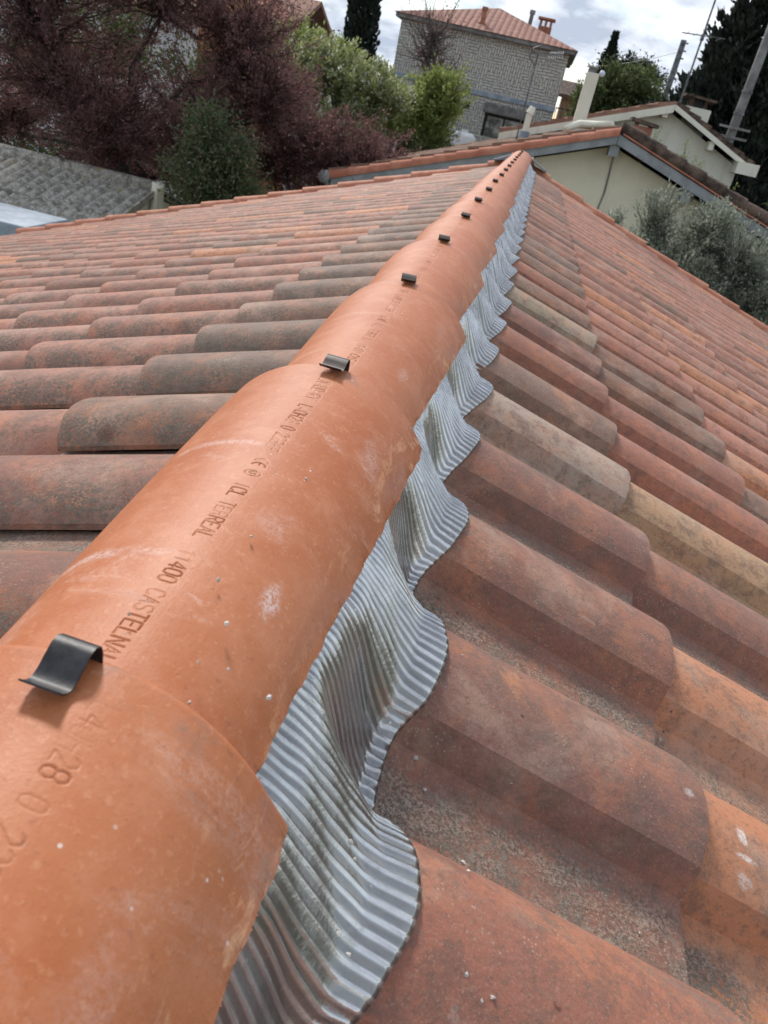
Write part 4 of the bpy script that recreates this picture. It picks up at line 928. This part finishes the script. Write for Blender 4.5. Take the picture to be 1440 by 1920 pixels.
def tree(name, base, blobs, leafmat, bark, label, cat, nleaf=9000, lsize=.05, ntwig=60, lean=(0, 0), up=.35, trunk_r=.12, group=None, asp=.45, droop=0, seed=1, spread=.10, hang=.0, split=None):
    """blobs: (x, y, z, rx, ry, rz, weight); limbs run from the trunk into each blob and carry twigs whose ends carry leaves"""
    rg = np.random.default_rng(seed)
    root = empty(name, base, label, cat, group)
    B = np.array(base, float); tb = MB(); wts = np.array([q[6] if len(q) > 6 else 1. for q in blobs]); wts = wts/wts.sum()
    fork = split if split is not None else B+np.array([lean[0], lean[1], (min(q[2] for q in blobs)-B[2])*.75])
    fork = np.array(fork, float)
    tb.tube([B-B, (fork-B)*.5+rg.normal(0, .03, 3)*np.array([1, 1, 0]), fork-B], [trunk_r, trunk_r*.85, trunk_r*.75], 8)
    LC = []; LD = []
    for (bx, by, bz, rx, ry, rz, *_), wgt in zip(blobs, wts):
        c = np.array([bx, by, bz]); r_ = np.array([rx, ry, rz]); nt = max(4, int(ntwig*wgt)); nl = int(nleaf*wgt/nt)
        low = c-np.array([0, 0, rz*.7]); mid = fork*.5+low*.5+rg.normal(0, .12, 3)*rx
        mid[2] += .25*rz; tb.tube([fork-B, mid-B, low-B, c-B], [trunk_r*.5, trunk_r*.32, trunk_r*.2, trunk_r*.1], 6, False)
        for _t in range(nt):
            d = rg.normal(0, 1, 3); d /= np.linalg.norm(d); rad = rg.uniform(.35, 1.0)**.8*rg.choice([1., 1., 1.15, 1.35])
            tip = c+d*r_*rad; st_ = low+(c-low)*rg.uniform(0, 1.1)
            m1 = st_+(tip-st_)*.5+np.array([0, 0, -up*.3*rz+droop]); 
            ts = np.linspace(0, 1, 6)[:, None]; path = (1-ts)**2*st_+2*ts*(1-ts)*m1+ts**2*tip
            path[1:] += rg.normal(0, .03, (5, 3))*rx
            tb.tube(path-B, np.linspace(trunk_r*.16, trunk_r*.025, 6).tolist(), 3, False)
            u = rg.uniform(.18, 1.06, nl)**.75; fi = np.clip(u*5, 0, 4.999); i0 = fi.astype(int); fr = (fi-i0)[:, None]
            P = path[i0]*(1-fr)+path[i0+1]*fr+rg.normal(0, 1, (nl, 3))*spread*(.5+.9*rg.random((nl, 1)))
            dirn = (path[i0+1]-path[i0]); dirn /= np.linalg.norm(dirn, axis=1)[:, None]+1e-9
            dirn = dirn+rg.normal(0, .65, (nl, 3)); dirn[:, 2] -= hang
            LC.append(P); LD.append(dirn/np.linalg.norm(dirn, axis=1)[:, None])
    P = np.concatenate(LC); D = np.concatenate(LD); n = len(P)
    sz = lsize*rg.uniform(.6, 1.35, (n, 1)); sd2 = np.cross(D, rg.normal(0, 1, (n, 3))); sd2 /= np.linalg.norm(sd2, axis=1)[:, None]+1e-9
    sd2 = sd2*sz*asp*.5; e = D*sz
    nrm = np.cross(D, sd2)*.5
    V = np.stack([P, P+e*.5+sd2+nrm, P+e, P+e*.5-sd2+nrm], 1).reshape(-1, 3)-B
    me_ = mesh('crown', V, np.arange(n*4).reshape(-1, 4), leafmat)
    link('crown', me_, root); tr_ = tb.build('trunk', bark, root, smooth=True)
    return root

# purple-leaved plum trees on the left
tree('plum_tree', (-6.3, 12.3, -4.3), [(-5.9, 12.6, 1.3, 1.7, 1.4, 1.2), (-7.6, 12.2, .9, 1.6, 1.4, 1.6), (-4.6, 12.6, .65, 1.15, 1.1, 1.0), (-7.2, 12.3, -.5, 1.9, 1.1, .85), (-5.0, 12.4, -.7, 1.2, 1.1, .85), (-9.2, 12.0, .1, 1.5, 1.3, 1.8), (-6.6, 13.6, -1.5, 1.8, 1.0, .7), (-6.3, 11.9, -.9, 1.2, .6, .8), (-4.1, 12.6, -.1, .8, .8, .7, .5), (-9.0, 13.4, -1.2, 1.4, 1.0, .8, .6)],
     LM['purple'], M_bark, 'large purple-leaved plum tree with dark forked limbs at the top left', 'tree', nleaf=150000, lsize=.058, ntwig=1500, trunk_r=.12, seed=3, spread=.045, asp=.34, up=.7, split=(-6.25, 12.3, -1.5))
tree('plum_tree', (-3.6, 13.4, -4.3), [(-3.3, 13.4, -.7, .95, .8, .65), (-2.6, 13.6, -.85, .8, .7, .55), (-4.1, 13.3, -1.0, .8, .8, .6), (-3.0, 13.4, -1.5, 1.0, .8, .55), (-2.2, 13.6, -1.3, .5, .6, .45, .6), (-4.3, 13.9, -.2, .8, .7, .6, .7)],
     LM['purple'], M_bark, 'smaller reddish-purple plum tree between the dark laurel and the green trees', 'tree', nleaf=75000, lsize=.05, ntwig=750, trunk_r=.07, seed=4, spread=.04, asp=.36, up=.7)
tree('laurel_shrub', (-4.4, 11.1, -4.3), [(-4.35, 11.1, -.70, .26, .3, .42, .6), (-4.05, 11.1, -.95, .3, .3, .4, .6), (-4.5, 11.1, -1.0, .28, .4, .42), (-4.4, 11.0, -1.35, .48, .6, .5), (-3.95, 11.1, -1.3, .5, .5, .6), (-4.1, 11.0, -2.0, .65, .7, .6)],
     LM['laurel'], M_bark, 'dark glossy green laurel shrub standing in front of the purple trees', 'shrub', nleaf=20000, lsize=.062, ntwig=150, trunk_r=.07, seed=5, spread=.10, asp=.42, hang=.6, up=.9)
# spring green trees
tree('blossoming_tree', (-4.6, 19.5, -4.3), [(-4.9, 19.5, .35, 1.1, 1.0, .65), (-3.8, 19.5, .15, 1.0, .9, .65), (-5.7, 19.5, .3, .9, 1.0, .7), (-4.4, 19.2, -.7, 1.5, 1.0, .7)],
     LM['blossom'], M_bark2, 'pale green tree dotted with white blossom, left of the tall cypress foot', 'tree', nleaf=42000, lsize=.085, ntwig=380, trunk_r=.12, seed=6, spread=.055, up=.8)
tree('spring_tree', (-6.0, 21.5, -4.3), [(-6.5, 21.5, .75, 1.0, .9, .65), (-5.5, 21.5, .55, .9, .9, .6), (-6.6, 21.3, -.2, 1.3, 1.0, .7)],
     LM['spring'], M_bark2, 'yellow-green young tree beside the orange gable wall', 'tree', nleaf=26000, lsize=.10, ntwig=260, trunk_r=.12, seed=7, spread=.06, up=.8)
tree('spring_tree', (-2.4, 20.5, -4.3), [(-2.5, 20.5, .35, .7, .8, .6), (-2.8, 20.5, -.1, .9, .9, .7), (-2.6, 20.3, -.7, .75, .9, .6), (-3.4, 20.5, -.7, .9, .9, .7)],
     LM['spring'], M_bark2, 'bushy yellow-green tree in front of the left part of the stone wall', 'tree', nleaf=36000, lsize=.085, ntwig=350, trunk_r=.10, seed=8, spread=.06, up=.6)
tree('olive_green_bush', (-2.3, 19.3, -4.3), [(-2.75, 19.3, -1.0, .6, .7, .5), (-3.3, 19.2, -1.3, .7, .7, .5), (-2.1, 19.4, -1.5, .6, .6, .35)],
     LM['green'], M_bark, 'dull green bush at the foot of the yellow-green tree', 'bush', nleaf=13000, lsize=.07, ntwig=170, trunk_r=.06, seed=9, spread=.08)
tree('clipped_shrub', (-2.9, 25.0, -4.3), [(-3.1, 25, -1.15, .8, .5, .38), (-2.3, 25, -1.1, .8, .5, .36)],
     LM['conifer'], M_bark, 'low dark shrub below the white covered load', 'bush', nleaf=6000, lsize=.07, ntwig=90, trunk_r=.05, seed=10, spread=.06)
tree('bare_tree', (-3.7, 25.5, -4.3), [(-3.7, 25.5, 1.9, 1.0, .7, 1.2), (-3.2, 25.5, .9, .9, .7, .9)],
     LM['purple'], M_bark2, 'nearly bare twiggy tree with a few purple leaves left of the stone house corner', 'tree', nleaf=2600, lsize=.06, ntwig=230, trunk_r=.16, seed=11, spread=.05, up=.9)
tree('leafy_hedge', (-9.5, 17.5, -4.3), [(-10.5, 17.5, -2.4, 2.6, 1, 1.3), (-6.5, 17.5, -2.6, 2.2, 1, 1.2), (-3.5, 17, -3.0, 1.8, 1, 1.1)],
     LM['green'], M_bark, 'deep green hedge behind the trunks of the purple trees', 'hedge', nleaf=14000, lsize=.12, ntwig=200, trunk_r=.08, seed=12, spread=.14)
tree('broadleaf_tree', (-9.8, 20, -4.3), [(-10.6, 20, .2, 1.6, 1.2, 1.4), (-12.4, 20, -.4, 1.8, 1.2, 1.5), (-8.2, 20, -.8, 1.4, 1.1, 1.0)],
     LM['green'], M_bark, 'mid green tree mostly hidden behind the large purple plum', 'tree', nleaf=16000, lsize=.11, ntwig=200, trunk_r=.14, seed=13, spread=.12)

# columnar cypresses: crown of upright sprays on a tapering body
def cypress(name, base, h, r_, label, mat, n=14000, ls=.13, seed=1, group=None, tip=.15, open_=.0, bottom=.6):
    rg = np.random.default_rng(seed); root = empty(name, base, label, 'cypress' if 'cypress' in name else 'tree', group)
    t = rg.random(n)**.9; prof_ = np.interp(t, [0, .06, .3, .6, .85, 1], [bottom, .85, 1, .86, .5, tip*.4])
    ang = rg.uniform(0, 6.283, n); clump = 1+.16*np.sin(ang*3+t*21)+.12*np.sin(ang*7-t*47)+open_*np.sin(ang*2+t*13)
    rad = r_*prof_*clump*np.sqrt(rg.uniform(.35, 1, n))
    P = np.stack([rad*np.cos(ang), rad*np.sin(ang), t*h+.02*h], 1)
    D = np.stack([np.cos(ang)*.35, np.sin(ang)*.35, np.ones(n)], 1)+rg.normal(0, .25+open_, (n, 3)); D /= np.linalg.norm(D, axis=1)[:, None]
    sz = ls*rg.uniform(.6, 1.4, (n, 1)); sd2 = np.cross(D, rg.normal(0, 1, (n, 3))); sd2 /= np.linalg.norm(sd2, axis=1)[:, None]
    e = D*sz; sd2 = sd2*sz*.22
    V = np.stack([P, P+e*.5+sd2, P+e, P+e*.5-sd2], 1).reshape(-1, 3)
    link('crown', mesh('crown', V, np.arange(n*4).reshape(-1, 4), mat), root)
    b = MB(); b.tube([(0, 0, 0), (0, 0, h*.5), (0, 0, h*.93)], [r_*.28, r_*.18, r_*.03], 8); b.build('trunk', M_bark, root, smooth=True)
    return root
cypress('cypress_tree', (-7.9, 34.5, -4.3), 15, .60, 'tall dark columnar cypress cut by the top edge of the picture', LM['cypress'], 22000, .2, 1)
cypress('cypress_tree', (2.65, 52, -4.3), 9.5, .62, 'small dark distant cypress just right of the stone house', LM['cypress'], 6000, .25, 2)
tree('umbrella_pine', (4.1, 56, -4.3), [(4.0, 56, 4.4, 1.7, 1.5, .65), (5.3, 56, 4.1, 1.2, 1.2, .55), (3.1, 56, 3.8, .9, 1, .5)], LM['conifer'], M_bark, 'dark flat-topped pine rising behind the round green trees', 'tree', nleaf=9000, lsize=.2, ntwig=130, trunk_r=.2, seed=21, spread=.2)
tree('round_tree', (3.3, 40, -4.3), [(2.6, 40, 2.0, 1.1, 1.2, 1.25), (3.7, 40, 2.1, 1.2, 1.2, 1.2), (1.9, 40, 1.2, 1.0, 1, .9), (3.2, 39.6, .8, 1.8, 1.2, 1.1), (4.5, 40, 1.7, .7, .9, .9, .7)], LM['green'], M_bark, 'rounded olive-green tree behind the tall cream flue', 'tree', nleaf=30000, lsize=.17, ntwig=260, trunk_r=.2, seed=22, spread=.16, group=None)
tree('round_tree', (5.6, 44, -4.3), [(5.2, 44, 1.5, 1.1, 1.2, 1.1), (6.2, 44, 1.0, 1.2, 1.1, 1.0)], LM['green'], M_bark, 'darker green round tree below the distant pole', 'tree', nleaf=18000, lsize=.17, ntwig=160, trunk_r=.2, seed=23, spread=.16)
tree('dark_bush', (4.2, 28, -4.3), [(3.7, 28, 1.0, .7, .8, .6), (4.4, 28, 1.3, .8, .8, .8), (5.1, 28, 1.0, 1, .8, 1), (4.2, 28, .3, 1.3, .8, .8)], LM['conifer'], M_bark, 'dark low evergreen left of the tall conifers behind the capped chimney', 'bush', nleaf=24000, lsize=.13, ntwig=170, trunk_r=.15, seed=24, spread=.12)
def conifer(name, base, h, r_, label, n, seed, ls=.16):
    rg = np.random.default_rng(seed); root = empty(name, base, label, 'tree'); b = MB()
    b.tube([(0, 0, 0), (0, 0, h*.6), (0, 0, h)], [.28, .16, .02], 8); LCs = []; LDs = []
    nb2 = 150
    for i in range(nb2):
        t = (i+.5)/nb2*.97+.02; z = t*h; a_ = rg.uniform(0, 6.283); ln = r_*(1-t)**.75*rg.uniform(.6, 1.2)+.12
        p0 = np.array([0, 0, z]); p1 = p0+np.array([math.cos(a_)*ln*.55, math.sin(a_)*ln*.55, ln*.25]); p2 = p0+np.array([math.cos(a_)*ln, math.sin(a_)*ln, ln*.75])
        b.tube([p0, p1, p2], [.03, .02, .006], 3, False)
        m_ = int(n/nb2*(.4+1.2*(1-t))); u = rg.uniform(.1, 1.08, m_)[:, None]
        P = (1-u)**2*p0+2*u*(1-u)*p1+u**2*p2+rg.normal(0, 1, (m_, 3))*(.06+.16*ln*(1-u)); LCs.append(P)
        d = (p2-p0)/np.linalg.norm(p2-p0)+np.array([0, 0, .5]); LDs.append(d+rg.normal(0, .45, (m_, 3)))
    P = np.concatenate(LCs); D = np.concatenate(LDs); D /= np.linalg.norm(D, axis=1)[:, None]; n = len(P)
    sz = ls*rg.uniform(.6, 1.5, (n, 1)); sd2 = np.cross(D, rg.normal(0, 1, (n, 3))); sd2 /= np.linalg.norm(sd2, axis=1)[:, None]; e = D*sz; sd2 = sd2*sz*.2
    V = np.stack([P, P+e*.5+sd2, P+e, P+e*.5-sd2], 1).reshape(-1, 3)
    link('crown', mesh('crown', V, np.arange(n*4).reshape(-1, 4), LM['conifer']), root); b.build('trunk', M_bark, root)
conifer('conifer_tree', (4.85, 25, -4.3), 9.6, 2.0, 'tall ragged dark conifer with twin tops at the top right', 42000, 31, .19)
conifer('conifer_tree', (4.35, 25.5, -4.3), 7.7, 1.5, 'shorter dark conifer left of the twin-topped one', 32000, 32, .19)
conifer('conifer_tree', (6.0, 24.5, -4.3), 9.2, 2.3, 'dark conifer at the right edge behind the utility pole', 42000, 33, .19)
conifer('conifer_tree', (5.2, 27, -4.3), 7.3, 2.8, 'broad dark conifer filling the gap behind the other conifers', 42000, 34, .22)
tree('garden_bush', (6.2, 17, -4.3), [(5.9, 17, -.5, .9, .8, .7), (7.2, 17, -.9, 1.1, .9, .9), (5.6, 16.6, -1.3, .9, .8, .8)], LM['green'], M_bark, 'green bush at the right edge below the dark conifers', 'bush', nleaf=10000, lsize=.08, ntwig=140, trunk_r=.07, seed=35, spread=.1)
# olive tree beside the far right verge
tree('olive_tree', (2.7, 10.0, -4.3), [(1.70, 10.0, -.50, .25, .35, .38, .6), (1.62, 10.0, -.95, .38, .5, .35), (2.35, 10.0, -.42, .36, .5, .36, 1), (2.1, 9.9, -.9, .5, .6, .4), (2.75, 9.9, -.65, .42, .5, .42), (2.8, 9.8, -1.1, .6, .6, .55), (2.3, 9.7, -1.5, .8, .7, .55), (3.2, 9.7, -.9, .5, .6, .5), (3.3, 9.6, -1.7, .9, .7, .7), (1.27, 10.3, -.62, .08, .12, .14, .1)],
     LM['olive'], M_bark2, 'silvery green olive tree just beyond the right verge tiles', 'olive tree', nleaf=60000, lsize=.048, ntwig=760, trunk_r=.10, seed=36, spread=.032, asp=.30, up=.9)
# young self-sown shoots in front of the pale gable
tree('young_sapling', (2.55, 14.6, -4.3), [(2.50, 14.6, .20, .10, .1, .34), (2.75, 14.6, .05, .16, .15, .28), (3.3, 14.7, -.25, .35, .2, .28), (1.95, 14.6, .35, .08, .1, .3, .4)], LM['spring'], M_bark2, 'thin budding sapling against the pale gable wall', 'sapling', nleaf=900, lsize=.035, ntwig=46, trunk_r=.035, seed=37, spread=.02, up=.6)
